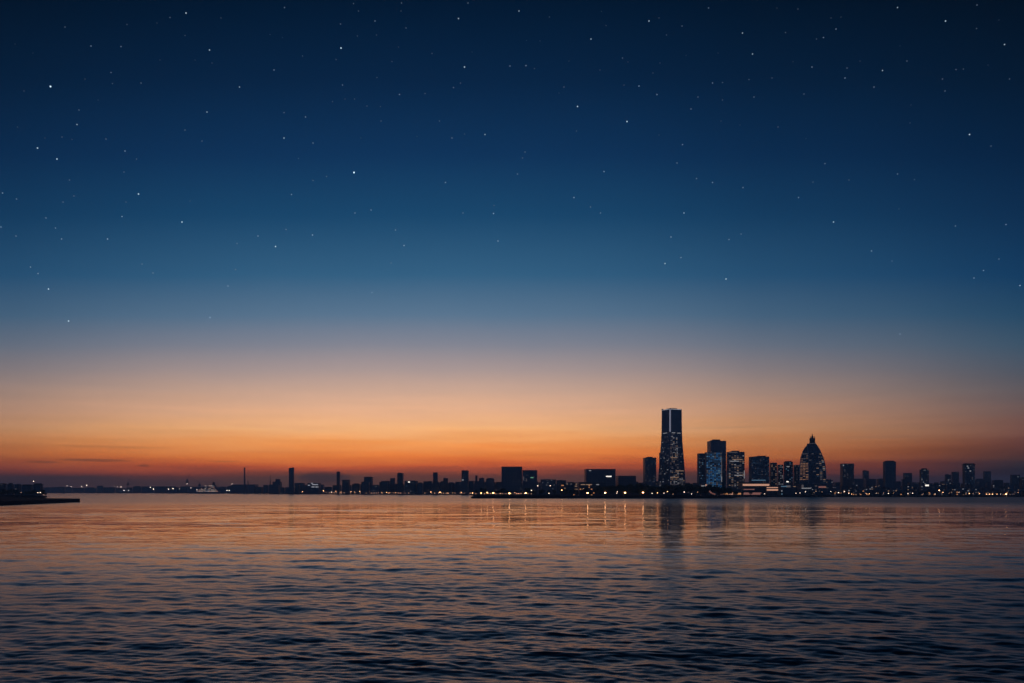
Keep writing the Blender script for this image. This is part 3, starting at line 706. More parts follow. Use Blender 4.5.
while x < 1050:
    D = 1560+rt_.uniform(-10, 30); s = (PZ(492.2+rt_.uniform(-1.2, 1.2), D)-LZ)/10.2
    tree(PX(x, D), D, LZ, s, rt_, 'small dark shore tree along the right waterfront', 'small trees on the right waterfront'); x += rt_.uniform(4, 11)

# ------------------------------------------------------------------ street lamps
_lm = {}
def lamp(px, py, D, m, label, group, rad=.75, zbase=LZ):
    z = PZ(py, D)-zbase
    if z < 3: z = 3
    root = empty('street_lamp', (PX(px, D), D, zbase), 0, label, 'street lamp', group)
    key = ('pole',)
    if key not in _lm:
        b = MB(); b.tube((0,0,0), (0,0,1), .16, .09, M_STEEL, 6); _lm[key] = b.mesh('pole')
    p = bpy.data.objects.new('pole', _lm[key]); p.scale = (1, 1, z-rad*.8); link(p, root)
    key = (m.name,)
    if key not in _lm:
        b = MB(); b.ball((0,0,0), 1, m, 8, 6, .8); _lm[key] = b.mesh('lamp_globe')
    g = bpy.data.objects.new('lamp_globe', _lm[key]); g.location = (0, 0, z); g.scale = (rad,)*3; link(g, root)
GL = 'lamps along the left city shore'; GP = 'lamps along the promontory'; GR = 'lamps along the right shore'; GH = 'lights in the far left harbour'
for px, py, s in ((256.7,491,.8),(266.3,490.6,.8),(286,490,1),(288.7,490.6,.9),(291.8,490.6,.6),(295.5,491.4,.9),(302.5,491.7,1),(315.5,491.5,.6),
                  (323.2,490.8,1.2),(326,492.3,.5),(331.4,492,1),(335.9,491.3,1),(341,492,.8),(345,490.7,1.2),(351,491.4,.8),(354.6,491.5,.7),(359.6,491.3,1.1),(364.2,490.2,.7),
                  (367.7,491.3,1),(372.4,491.5,1.2),(377,492,.4),(381.5,492.6,.5),(386.6,492.3,1),(390,492.8,.5),(395.8,492.8,.7),(399.5,493.2,.6),(405.8,493,.6),(413.6,492.8,.9),(417,493.2,.5),
                  (421,493.3,.45),(425,493.4,.6),(430.8,492,1.1),(435,493.2,.5),(443.5,493.2,.6),(447.8,493,.7),(453,493,.5),(461.3,492.3,1),(464,493,.5)):
    D = 5000 if px < 250 else (4150-(px-240)*14 if px < 300 else (3330-(px-300)*5.6 if px < 370 else 2930-(px-370)*2.4))
    D += 60
    if px in (266.3,): pass
    m = LAMP_W if px in (295.5, 288.7, 331.4, 367.7) else LAMP_O
    lamp(px, py, D, m, 'small warm lamp in the row along the left city shore', GL, rad=1.1*s*D/3000)
rx = random.Random(31); px = 326.0
while px < 536:
    lamp(px, 492.6+min(.9, (px-326)/120)+rx.uniform(-.25, .3) if px < 472 else 493.6+rx.uniform(-.2, .3), 2950-(px-326)*1.6 if px < 472 else 1320, LAMP_S,
         'dim orange lamp in the faint glowing line between the brighter shore lamps', 'dim lamps of the left shore road', rx.uniform(.7, 1.3)*(1.0 if px < 472 else .45))
    px += rx.uniform(1.6, 6.5)
lamp(274.1, 491.8, 3720, LAMP_B, 'brightest orange-white lamp left of the slim slab tower', None, 1.5)
lamp(440.0, 492.2, 2750, LAMP_B, 'brightest orange lamp left of the wide-capped tower', None, 1.3)
big = {493.3: 'bright orange lamp nearest the left tip of the promontory', 509.4: 'bright orange lamp below the left half of the broad middle block',
       525.6: 'bright orange lamp below the joined lower block', 587.6: 'big glowing lamp left of the pair over orange reflections',
       605.1: 'big glowing lamp with the longest orange reflection on the water', 625.1: 'big glowing lamp at the left end of the park trees',
       643.0: 'big glowing lamp below the dark slim tower'}
for px, py, r_ in ((481.2,493,.9),(487.3,492.6,.9),(493.3,493,1.05),(509.4,493.3,1.15),(525.6,493.1,1.1),(587.6,493,1.2),(605.1,492.8,1.2),(625.1,492.7,1.2),(643.0,492.5,1.15)):
    if px in big: lamp(px, py, 1300, LAMP_B, big[px], None, r_)
    else: lamp(px, py, 1310, LAMP_O, 'medium orange lamp left of the brightest promontory lamps', GP+' tip', r_)
for px, py, s, m in ((472.5,493,.6,LAMP_O),(500,493.8,.3,LAMP_S),(514.8,492.7,.6,LAMP_S),(519,493.6,.35,LAMP_S),(531.5,490.4,.65,LAMP_W),(537.7,485.8,.7,LAMP_W),(549,493.3,.6,LAMP_W),(550.2,485.7,.55,LAMP_W),
                  (561.8,490.2,.8,LAMP_O),(583.6,488.6,.3,LAMP_S),(617.3,491.8,.5,LAMP_W),(616.8,493.2,.45,LAMP_W),(652.1,493.4,.55,LAMP_W),(657.5,492.8,.5,LAMP_O),(664,493.2,.55,LAMP_W),(667.4,491.6,.5,LAMP_O),
                  (673,494.2,.35,LAMP_S),(684.3,492,.7,LAMP_W),(691.5,494,.5,LAMP_W),(697.6,492,.4,LAMP_S),(717,492.5,.4,LAMP_S),(720,491,.4,LAMP_W),(764.5,493.8,.6,LAMP_W)):
    lamp(px, py, 1290 if px < 700 else 1560, m, 'small pale lamp among the promontory trees and buildings', GP, s)
rl = random.Random(5)
for px, py, s, m in ((796,493.3,.6,LAMP_W),(800,493,.55,LAMP_W),(805.5,491.8,.7,LAMP_W),(816,491.5,.35,LAMP_S),(822,492,.4,LAMP_S),(830.8,491.5,.6,LAMP_W),(836,492,.35,LAMP_S),(838.5,492.6,.8,LAMP_W),(841.5,493,.4,LAMP_S),
                  (844.4,491.5,.8,LAMP_W),(848.8,493.4,.7,LAMP_W),(851.5,494.4,.5,LAMP_O),(860,494,.35,LAMP_S),(866.2,493.8,.5,LAMP_O),(869.4,493.8,.5,LAMP_O),(876.3,493.2,.4,LAMP_W),(883.5,493,.4,LAMP_S),(888.4,493.4,.8,LAMP_W),
                  (893.6,493,.4,LAMP_S),(908,493.5,.6,LAMP_W),(912.6,493.2,.75,LAMP_W),(923,494,.4,LAMP_S),(930,493.8,.4,LAMP_S),(935,494,.5,LAMP_W),(943,492.4,.6,LAMP_O),(949,493,.4,LAMP_S),(959,492.5,.4,LAMP_W),
                  (966,494,.45,LAMP_S),(969.3,493.6,.7,LAMP_O),(973,493.5,.4,LAMP_S),(979.5,493.6,.45,LAMP_O),(986.5,495,.6,LAMP_O),(989.6,495,.65,LAMP_O),(992.5,494.2,.7,LAMP_O),(997,494.8,.5,LAMP_O),(1000.5,494.2,.4,LAMP_W),
                  (1010,495.2,.35,LAMP_S),(1014,495.2,.35,LAMP_S),(1018,492.6,.5,LAMP_S)):
    lamp(px, py, 1548, m, 'small lamp in the scattered row along the right shore', GR, s*.95)
lamp(939.2, 490.3, 1600, LAMP_B, 'bright white lamp right of the slim tower with one bright floor', None, .85)
lamp(1006.2, 496.0, 1530, LAMP_B, 'brightest orange lamp low on the shore near the right edge', None, 1.0)
for px, py, s in ((33.5,481.3,.6),):
    lamp(px, py, 1700, LAMP_W, 'single tall lamp above the headland trees', None, .8, 2.6)
for px, py, s in ((21,492.4,.3),(37.8,492.6,.6),(40.4,492.5,.65)):
    lamp(px, py, 1310, LAMP_W if s > .5 else LAMP_S, 'low white lamp at the shore of the left headland', 'low lamps on the headland shore', s, 2.6)
for px, py, s in ((67,486,.6),(71,486.5,.6),(81.6,486.6,.9),(86.6,485.4,1.3),(114,485.8,.5),(117.5,486.8,.6),(120.7,487,1.1),(124,490.6,1.4),(128.5,490.4,.8),(150.5,487.4,1),(153.5,489,1.1),(168.5,489.2,1),(173,488.6,1.2),(179.5,488.8,.5),
                  (187,483.8,.7),(191,488,.5),(197,489.6,.8),(202,489.4,.8),(227,490.5,.9),(229.4,490.5,.9),(232,484,.5)):
    lamp(px, py, 5600-(px-60)*8 if px > 60 else 6000, LAMP_F, 'tiny pale light in the far left harbour', GH, 2.0*s)

# ------------------------------------------------------------------ stars
S = """50.5,86.5,3;65,27,1;91,46,1.3;121,46.5,1.2;186,13,2;170,17.5,1;185,35.5,.8;209.5,50,1.8;212,63,.7;239.5,87,1.5;207,112,1.5;185,130,1;111,72.5,1;112.5,83.5,.8;141,83,1;79,110,1;77,124.5,1.5;37.5,148,2;57,159,2;62,137,.8;106,139,1;125,151,1.2;24,91,.7;127,24.5,.8;157,23,.6;221,18,.8;160,60,.7;195,60,.6;33,53,.5;15,44,.5;85,79,.5;17.5,127,.6;98,100,.5;202,141,.7;136.5,159,.5;72,139.5,.5;45,138,.4;284.5,7.5,1.3;353.5,3.5,1;401.5,3,1;358.5,11,.8;401,11,.7;375,21,1.2;340.5,24,1;341,48,2.4;270,34.5,.8;282.5,37.5,.6;357.5,36,.8;376.5,35,.7;406,28,1;458.5,18.5,1.7;468,3,1.1;302.5,56,1;336,59.5,.8;392,61.5,.8;432,53.5,.9;464.5,67,2;510,66,1.3;274,70,1.3;342.5,85,1.1;377,77.5,.7;453.5,87.5,1;460.5,83,.8;399.5,94.5,1.3;425,93.5,.8;332.5,101.5,.8;345,99,.6;354.5,99,.7;367,106,.7;380.5,106.5,.6;284,112.5,1;305.5,117,1.3;284,138,1.7;313,143,1;381,121,.9;439.5,121,1;452,138,1.2;485,134.5,1.5;464.5,134,.7;298.5,158.5,.6;417,136.5,.5;361,138,.4;398.5,47,.5;472,52,.4;519,11,1.6;649,21,1.8;591,39,1.7;549.5,17,.9;601.5,11.5,.6;659,18,.7;682,26,1;708.5,8,1.2;742.5,33,1.6;752.5,54,1.6;606,25.5,.7;666.5,35,.7;526,65.5,1.4;534.5,68.5,.8;540,41,.7;526.5,40.5,.5;564,87,.9;569,61,.6;577.5,106.5,2;627,121.5,2.1;639,86,1.4;657,94.5,1.3;622.5,58,1;628,62,.6;660,63,.7;712.5,83,1.2;722.5,82.5,.8;749,79.5,.9;754,97,1;698,97,.9;722.5,100,.7;691,109,1.1;576.5,131,.9;682.5,144.5,1;677,163,.9;525,152,.8;522.5,158,.6;721,121,.6;740,125,.5;659,135,.5;624,85,.6;559,93,.4;686,55.5,.5;718,53,.5;600,70,.6;653,73,.6;897.5,7.5,1.6;945.5,21,2;977,5,1.1;1004.5,44.5,1.8;976.5,28.5,.9;999,20,.6;823.5,37.5,1.3;816.5,39,.8;836,29,1.3;785.5,32.5,.9;798,9,.8;777,8,.6;831,18,.7;841,17,.7;812,67,1.3;847,68,1;845,78,1.3;882.5,70.5,1.6;874,87,1.2;907,61,1;956,69.5,1;963.5,69,.9;942.5,79,.9;945,91,1;1009.5,79,.9;804,94,1;772,78,.8;860,61,.6;969.5,134.5,2.1;910,123,.7;825,163.5,1;778,127,.8;991,146,.6;806,138.5,.5;988,65,.5;911,105,.4;793,61.5,.5;900,46,.4;138.5,194,2.1;2.5,193,1.3;16.5,199,1;182,222,1.8;122,216.5,1;107.5,239,1.3;61.5,239,.9;30.5,267,.8;38,273.5,1;48.5,289,1.6;68.5,321,1.7;210,317.5,1.2;153,273,.8;235.5,269.5,.7;228,286,.6;1,227,1;55.5,228,.6;63,202,.8;74,196,.7;69.5,180,.6;124,172,.6;46,218,.6;237,243.5,.6;142,264,.5;16,236,.5;190,201,.5;126,202,.5;354,172.5,3;291.5,194.5,1.3;312.5,235,1.3;275.5,246.5,1.8;258,236,.9;371,210,.9;355,213,.7;404,245.5,1.2;445.5,182.5,1.3;493.5,213.5,1.2;498,241,1.2;326.5,176.5,.8;395.5,230,.8;372,292.5,.7;286,229.5,.6;313,180.5,.7;463,213,.5;391,263,.5;494,205.5,.6;604,171.5,1.3;574,197.5,1.4;517.5,174,1;590.5,207,.9;684,213,1.3;712.5,182.5,1.2;696.5,178.5,.9;743,187.5,1.1;671,237,1;665,263.5,1.5;726,279,1.7;681,257.5,.9;729,239.5,.7;741,234,.6;600.5,213,.6;798.5,197.5,1.3;833.5,222,1.5;871.5,251,1.2;897.5,174,1.1;914.5,179.5,.8;813,182,.7;849,180,.6;983.5,270.5,1;974,278,.9;1020,285.5,.9;1006,224.5,.8;955.5,226,.6;899,209,.5;892,261,.5;900,334,.8;999,259,.5"""
stars = [tuple(float(v) for v in s.split(',')) for s in S.split(';')]
SL = {(354,172.5): 'brightest star, high above the left middle of the skyline', (50.5,86.5): 'very bright star in the upper left sky',
      (341,48): 'bright star straight above the brightest star near the top', (138.5,194): 'bright star between the brightest star and the left edge',
      (627,121.5): 'bright star high above the flat-roofed halls', (577.5,106.5): 'bright star just left of the one above the halls',
      (464.5,67): 'bright star high above the wide-capped tower', (969.5,134.5): 'bright star high above the wide dark tower near the right edge',
      (945.5,21): 'bright star near the top right corner', (186,13): 'bright star at the top above the harbour crane', (37.5,148): 'upper left one of a bright pair near the left edge',
      (57,159): 'lower right one of a bright pair near the left edge'}
RS = 24000.0
starm = {}
for c, col in (('blue_white', (.62, .82, 1.0)), ('white', (.8, .9, 1.0)), ('cool', (.5, .72, .95))):
    starm[c] = emit('star_'+c, col, 1.0)
def star_mat(b_, sky_):
    k = round(b_, 1)+sky_*100
    if k not in starm:
        col = (.62, .85, 1.0) if b_ > 1.4 else (.48, .68, .95)
        starm[k] = emit('star_light_%02d' % int(b_*10), col, max(.13*b_**2.05, .07*b_)+.034*sky_**2)
    return starm[k]
sm = {}
rs = random.Random(3)
for x, y, k in stars:
    sky_ = int(y//70); k_ = (round(k, 1), sky_)
    if k_ not in sm:
        b = MB(); b.ball((0,0,0), 12+3.0*k_[0], star_mat(k_[0], sky_), 8, 6); sm[k_] = b.mesh('star')
    o = bpy.data.objects.new('star', sm[k_])
    d = Vector(((x-512)/F, 1, (HZ-y)/F)).normalized()
    # size in the picture must not grow towards the corner, so a constant distance along the view axis is kept
    o.location = d*RS*(1/d.y)*.9+Vector((0, 0, CH))
    COL.objects.link(o)
    if (x, y) in SL: tag(o, SL[(x, y)], 'star')
    elif k >= 1.5: tag(o, 'clear blue-white star, mid-bright, in the dark sky', 'star', 'mid-bright stars')
    else: tag(o, 'faint pinprick star in the deep blue sky', 'star', 'faint stars')

# ------------------------------------------------------------------ water
def water():
    """one sheet of open water: fine rings of real waves near the viewpoint, coarser farther out"""
    rings = [14.0]
    while rings[-1] < 1500:
        r_ = rings[-1]; rings.append(r_+max(.13, r_*r_/7960*.42))
    while rings[-1] < 12500: rings.append(rings[-1]*1.25)
    rings = np.array(rings)
    na = 1300; ang = np.linspace(-R(46), R(46), na)
    Rg, A = np.meshgrid(rings, ang, indexing='ij')
    X = Rg*np.sin(A); Y = Rg*np.cos(A); Z = np.zeros_like(X)
    dr = np.gradient(rings)[:, None]*np.ones_like(A); da = Rg*(ang[1]-ang[0])
    rg = np.random.RandomState(4)
    n = 190
    for i in range(n):
        lam = .42*(12.0/.42)**((i+.5)/n)
        th = rg.normal(0, .42)+R(8)
        if rg.rand() < .15: th += rg.choice([-1, 1])*.8
        kx, ky = math.sin(th)*2*math.pi/lam, math.cos(th)*2*math.pi/lam
        slope = WS*(lam/1.5)**(-.38)*rg.uniform(.6, 1.35)
        a = slope*lam/(2*math.pi)
        fade = np.clip((lam/ (dr*abs(math.cos(th))+da*abs(math.sin(th))+1e-6)-1.9)/2.2, 0, 1)
        Z += a*fade*np.sin(kx*X+ky*Y+rg.uniform(0, 6.28))
    for lam, sl, th in ((24, .008, .25), (31, .007, -.4), (17, .010, .45), (42, .006, .1), (14, .010, -.3)):
        fade = np.clip((lam/(dr+.1*da)-2.2)/2.5, 0, 1)
        Z += sl*lam/(2*math.pi)*fade*np.sin(2*math.pi/lam*(math.sin(th)*X+math.cos(th)*Y)+rg.uniform(0, 6.28))
    # patches of calmer and livelier water
    P = 0.85+.35*np.sin(X/47+1.3*np.sin(Y/91))*np.sin(Y/63+X/140+1.0)
    Z *= P
    nr = len(rings); verts = np.stack([X, Y, Z], -1).reshape(-1, 3)
    idx = np.arange(nr*na).reshape(nr, na)
    f = np.stack([idx[:-1,:-1], idx[:-1,1:], idx[1:,1:], idx[1:,:-1]], -1).reshape(-1, 4)[:, ::-1]
    # the rest of the sheet, coarse
    extra = []; ev = []
    base = len(verts)
    na2 = 60; ang2 = np.linspace(R(46), R(314), na2); rr = [14.0, 60, 300, 1500, 2900]
    for r_ in rr:
        for t in ang2: ev.append((r_*math.sin(t), r_*math.cos(t), 0))
    for i in range(len(rr)-1):
        for j in range(na2-1): a = base+i*na2+j; extra.append((a, a+na2, a+na2+1, a+1))
    cb = base+len(ev); ev.append((0, 0, 0)); m_ = 72
    for j in range(m_): t = 2*math.pi*j/m_; ev.append((14.2*math.sin(t), 14.2*math.cos(t), 0))
    for j in range(m_): extra.append((cb, cb+1+(j+1) % m_, cb+1+j, cb+1+j))
    V = np.vstack([verts, np.array(ev)])
    me = bpy.data.meshes.new('water')
    faces4 = f; ex4 = [e for e in extra if len(set(e)) == 4]; ex3 = [e[:3] for e in extra if len(set(e)) == 3]
    allq = np.vstack([faces4, np.array(ex4)])
    nq = len(allq); nt3 = len(ex3)
    me.vertices.add(len(V)); me.vertices.foreach_set('co', V.astype(np.float32).ravel())
    loops = np.concatenate([allq.ravel(), np.array(ex3).ravel()]).astype(np.int32)
    me.loops.add(len(loops)); me.loops.foreach_set('vertex_index', loops)
    me.polygons.add(nq+nt3)
    st_ = np.concatenate([np.arange(nq)*4, nq*4+np.arange(nt3)*3]).astype(np.int32)
    me.polygons.foreach_set('loop_start', st_)
    me.polygons.foreach_set('use_smooth', np.ones(nq+nt3, dtype=bool))
    me.update(calc_edges=True); me.validate()
    o = bpy.data.objects.new('water', me); COL.objects.link(o); tag(o, kind='structure')
    print('water verts', len(V))
    m, nt = new_mat('sea_water')
    out = N(nt, 'ShaderNodeOutputMaterial'); p = N(nt, 'ShaderNodeBsdfPrincipled')
    p.inputs['Base Color'].default_value = (.010, .012, .018, 1); p.inputs['IOR'].default_value = 1.333
    p.inputs['Roughness'].default_value = .34
    geo = N(nt, 'ShaderNodeNewGeometry')
    # ripples too fine for the mesh: a slope field added to the surface normal
    def slope(scale, stretch, amp, detail, fade=None):
        mp = N(nt, 'ShaderNodeMapping'); mp.inputs['Scale'].default_value = (scale*stretch, scale, scale)
        mp.inputs['Rotation'].default_value = (0, 0, R(6))
        L(nt, geo.outputs['Position'], mp.inputs[0])
        nz = N(nt, 'ShaderNodeTexNoise'); nz.inputs['Scale'].default_value = 1; nz.inputs['Detail'].default_value = detail; nz.inputs['Roughness'].default_value = .55
        L(nt, mp.outputs[0], nz.inputs['Vector'])
        s = N(nt, 'ShaderNodeVectorMath', operation='SUBTRACT'); s.inputs[1].default_value = (.5, .5, .5)
        L(nt, nz.outputs['Color'], s.inputs[0])
        ml = N(nt, 'ShaderNodeVectorMath', operation='MULTIPLY'); ml.inputs[1].default_value = (amp*.6, amp, 0)
        L(nt, s.outputs[0], ml.inputs[0])
        if fade:
            sc = N(nt, 'ShaderNodeVectorMath', operation='SCALE'); L(nt, ml.outputs[0], sc.inputs[0]); L(nt, fade, sc.inputs['Scale'])
            return sc.outputs[0]
        return ml.outputs[0]
    ln = N(nt, 'ShaderNodeVectorMath', operation='LENGTH'); L(nt, geo.outputs['Position'], ln.inputs[0])
    mr = N(nt, 'ShaderNodeMapRange', interpolation_type='SMOOTHSTEP'); mr.inputs[1].default_value = 60; mr.inputs[2].default_value = 300
    L(nt, ln.outputs['Value'], mr.inputs[0])
    mr2 = N(nt, 'ShaderNodeMapRange', interpolation_type='SMOOTHSTEP'); mr2.inputs[1].default_value = 500; mr2.inputs[2].default_value = 1700
    mr2.inputs[3].default_value = 1.0; mr2.inputs[4].default_value = FAR_K
    L(nt, ln.outputs['Value'], mr2.inputs[0])
    a1 = slope(1.6, .45, RIP, 2, mr2.outputs[0]); a2 = slope(.22, .38, RIP2, 3, mr.outputs[0]); a3 = slope(.02, .25, .08, 2, mr.outputs[0]); a4 = slope(.07, .30, .12, 2, mr.outputs[0]); a5 = slope(.62, .30, .12, 2)
    ad = N(nt, 'ShaderNodeVectorMath', operation='ADD'); L(nt, a1, ad.inputs[0]); L(nt, a2, ad.inputs[1])
    ad3 = N(nt, 'ShaderNodeVectorMath', operation='ADD'); L(nt, ad.outputs[0], ad3.inputs[0])
    ad4 = N(nt, 'ShaderNodeVectorMath', operation='ADD'); L(nt, a3, ad4.inputs[0]); L(nt, a4, ad4.inputs[1])
    ad5 = N(nt, 'ShaderNodeVectorMath', operation='ADD'); L(nt, ad4.outputs[0], ad5.inputs[0]); L(nt, a5, ad5.inputs[1]); L(nt, ad5.outputs[0], ad3.inputs[1])
    # gusts: wide patches where the ripples die down
    mp = N(nt, 'ShaderNodeMapping'); mp.inputs['Scale'].default_value = (.006, .016, .01); L(nt, geo.outputs['Position'], mp.inputs[0])
    gn = N(nt, 'ShaderNodeTexNoise'); gn.inputs['Scale'].default_value = 1; gn.inputs['Detail'].default_value = 2; L(nt, mp.outputs[0], gn.inputs['Vector'])
    gm = N(nt, 'ShaderNodeMapRange'); gm.inputs[1].default_value = .35; gm.inputs[2].default_value = .65; gm.inputs[3].default_value = .65; gm.inputs[4].default_value = 1.25
    L(nt, gn.outputs['Fac'], gm.inputs[0])
    sc = N(nt, 'ShaderNodeVectorMath', operation='SCALE'); L(nt, ad3.outputs[0], sc.inputs[0]); L(nt, gm.outputs[0], sc.inputs['Scale'])
    ad2 = N(nt, 'ShaderNodeVectorMath', operation='ADD'); L(nt, geo.outputs['Normal'], ad2.inputs[0]); L(nt, sc.outputs[0], ad2.inputs[1])
    nm = N(nt, 'ShaderNodeVectorMath', operation='NORMALIZE'); L(nt, ad2.outputs[0], nm.inputs[0])
    # capillary ripples too small to see roughen the surface: more in the open reach under the shore and close by
    rr_ = N(nt, 'ShaderNodeValToRGB'); ll = N(nt, 'ShaderNodeMath', operation='LOGARITHM'); L(nt, ln.outputs['Value'], ll.inputs[0]); ll.inputs[1].default_value = 10
    dv = N(nt, 'ShaderNodeMapRange'); dv.inputs[1].default_value = 1.5; dv.inputs[2].default_value = 3.5; L(nt, ll.outputs[0], dv.inputs[0]); L(nt, dv.outputs[0], rr_.inputs[0])
    el = rr_.color_ramp.elements; el.new(.3); el.new(.45); el.new(.63); el.new(.75)
    for e_, (p_, v_) in zip(el, ((0, ROUGH[0]), (.22, ROUGH[0]), (.42, ROUGH[1]), (.60, ROUGH[1]), (.72, ROUGH[2]), (1, ROUGH[2]))): e_.position = p_; e_.color = (v_, v_, v_, 1)
    # a breeze roughens the reach off the right-hand shore
    sx_ = N(nt, 'ShaderNodeSeparateXYZ'); L(nt, geo.outputs['Position'], sx_.inputs[0])
    bx = N(nt, 'ShaderNodeMapRange', interpolation_type='SMOOTHSTEP'); bx.inputs[1].default_value = 40; bx.inputs[2].default_value = 420; bx.inputs[4].default_value = 1; L(nt, sx_.outputs[0], bx.inputs[0])
    by = N(nt, 'ShaderNodeMapRange', interpolation_type='SMOOTHSTEP'); by.inputs[1].default_value = 260; by.inputs[2].default_value = 900; by.inputs[4].default_value = .13; L(nt, sx_.outputs[1], by.inputs[0])
    bm_ = N(nt, 'ShaderNodeMath', operation='MULTIPLY_ADD'); L(nt, bx.outputs[0], bm_.inputs[0]); L(nt, by.outputs[0], bm_.inputs[1]); L(nt, rr_.outputs[0], bm_.inputs[2])
    L(nt, bm_.outputs[0], p.inputs['Roughness'])
    L(nt, nm.outputs[0], p.inputs['Normal']); L(nt, p.outputs[0], out.inputs[0])
    me.materials.append(m)
WS = .0110; RIP = .17; RIP2 = .14; FAR_K = 2.4; ROUGH = (.24, .08, .20)
water()

# ------------------------------------------------------------------ air
hz = MB(); hz.box(-9500, 9500, -3200, 13600, -3, 265, M_STEEL)
ho = hz.build('haze'); tag(ho, kind='stuff')
hm, nt = new_mat('haze_air')
out = N(nt, 'ShaderNodeOutputMaterial'); pv = N(nt, 'ShaderNodeVolumePrincipled')
pv.inputs['Color'].default_value = (.82, .9, 1.0, 1); pv.inputs['Density'].default_value = 1.15e-4; pv.inputs['Anisotropy'].default_value = 0.0
L(nt, pv.outputs[0], out.inputs['Volume'])
ho.data.materials.clear(); ho.data.materials.append(hm)

# ------------------------------------------------------------------ sky
w = bpy.data.worlds.new('World'); SC.world = w; w.use_nodes = True
nt = w.node_tree; nt.nodes.clear()
out = N(nt, 'ShaderNodeOutputWorld'); bg = N(nt, 'ShaderNodeBackground')
tc = N(nt, 'ShaderNodeTexCoord'); sp = N(nt, 'ShaderNodeSeparateXYZ'); L(nt, tc.outputs['Generated'], sp.inputs[0])
def M(op, a, b=None, c=None):
    n = N(nt, 'ShaderNodeMath', operation=op)
    for i, v in enumerate((a, b, c)):
        if v is None: continue
        if isinstance(v, (int, float)): n.inputs[i].default_value = v
        else: L(nt, v, n.inputs[i])
    return n.outputs[0]
X, Y, Z = sp.outputs
hl = M('SQRT', M('ADD', M('MULTIPLY', X, X), M('MULTIPLY', Y, Y)))
te = M('DIVIDE', Z, hl)                      # tangent of the elevation
az = M('ARCTAN2', X, Y)
# thin streaked cloud: bends the layers a little
cb_ = N(nt, 'ShaderNodeCombineXYZ'); L(nt, M('MULTIPLY', az, 3.0), cb_.inputs[0]); L(nt, M('MULTIPLY', te, 46.0), cb_.inputs[1])
n1 = N(nt, 'ShaderNodeTexNoise'); n1.inputs['Scale'].default_value = 1.6; n1.inputs['Detail'].default_value = 4; L(nt, cb_.outputs[0], n1.inputs['Vector'])
lowmask = N(nt, 'ShaderNodeMapRange', interpolation_type='SMOOTHSTEP'); lowmask.inputs[1].default_value = .16; lowmask.inputs[2].default_value = .03
L(nt, te, lowmask.inputs[0])
bend = M('MULTIPLY', M('MULTIPLY', M('SUBTRACT', n1.outputs['Fac'], .5), .030), lowmask.outputs[0])
# long slow undulation of the top of the dusk bank
cb2 = N(nt, 'ShaderNodeCombineXYZ'); L(nt, M('MULTIPLY', az, 6.0), cb2.inputs[0]); L(nt, M('MULTIPLY', te, 8.0), cb2.inputs[1])
n2 = N(nt, 'ShaderNodeTexNoise'); n2.inputs['Scale'].default_value = 1.0; n2.inputs['Detail'].default_value = 3; L(nt, cb2.outputs[0], n2.inputs['Vector'])
bend2 = M('MULTIPLY', M('SUBTRACT', n2.outputs['Fac'], .5), .008)
# the coloured layers sink lower away from the sunset point
t = M('ADD', M('DIVIDE', te, M('MAXIMUM', M('COSINE', az), .72)), M('ADD', bend, bend2))
TM = .72
def lin(c): return tuple(((v/255)/12.92 if v/255 <= .04045 else ((v/255+.055)/1.055)**2.4) for v in c)
#SKYSTART
DENS = 1.15e-4; AIR = (.018, .022, .040)
def beyond(y, cosaz, c):
    """colour of the open sky that gives colour c once it is seen through the haze"""
    te_ = max(1e-4, (HZ-y)/F*cosaz); path = min(13600/cosaz, 255/te_); T = math.exp(-DENS*path)
    return tuple(max(.0005, (v-(1-T)*a)/T) for v, a in zip(lin(c), AIR))
def ramp_(stops, cosaz):
    cr = N(nt, 'ShaderNodeValToRGB'); e = cr.color_ramp; e.interpolation = 'LINEAR'
    st = sorted([(max(0, (HZ-y)/F/TM), beyond(y, cosaz, c)) for y, c in stops])
    while len(e.elements) < len(st): e.elements.new(.5)
    for el, (p_, c) in zip(e.elements, st): el.position = min(1, p_); el.color = (*c, 1)
    L(nt, M('DIVIDE', t, TM), cr.inputs[0])
    return cr.outputs[0]
A = ramp_([(-30,(3,19,40)),(10,(5,27,52)),(80,(10,37,68)),(155,(17,52,90)),(215,(27,71,108)),(275,(52,96,130)),(315,(90,117,143)),(345,(131,133,146)),(370,(170,151,148)),(390,(203,166,146)),
           (410,(229,176,140)),(430,(243,177,120)),(442,(240,156,90)),(450,(236,140,74)),(456,(228,126,63)),(461,(208,106,57)),(466,(182,84,53)),(470,(152,74,56)),(475,(106,60,54)),(480,(84,60,57)),(491,(74,57,60))], .99)
B_ = ramp_([(-30,(3,14,28)),(10,(4,20,38)),(80,(7,27,50)),(155,(10,36,66)),(215,(16,47,80)),(275,(22,60,96)),(315,(40,74,102)),(345,(62,84,104)),(370,(80,86,98)),(390,(95,88,92)),(410,(110,86,82)),
           (430,(114,77,68)),(440,(104,66,59)),(447,(93,58,54)),(455,(76,50,49)),(464,(54,45,51)),(472,(42,40,50)),(482,(37,37,47)),(491,(35,36,46))], .853)
C_ = ramp_([(-20,(12,30,60)),(0,(16,38,70)),(160,(34,62,102)),(300,(54,84,124)),(400,(66,92,126)),(491,(70,84,108))], .853)
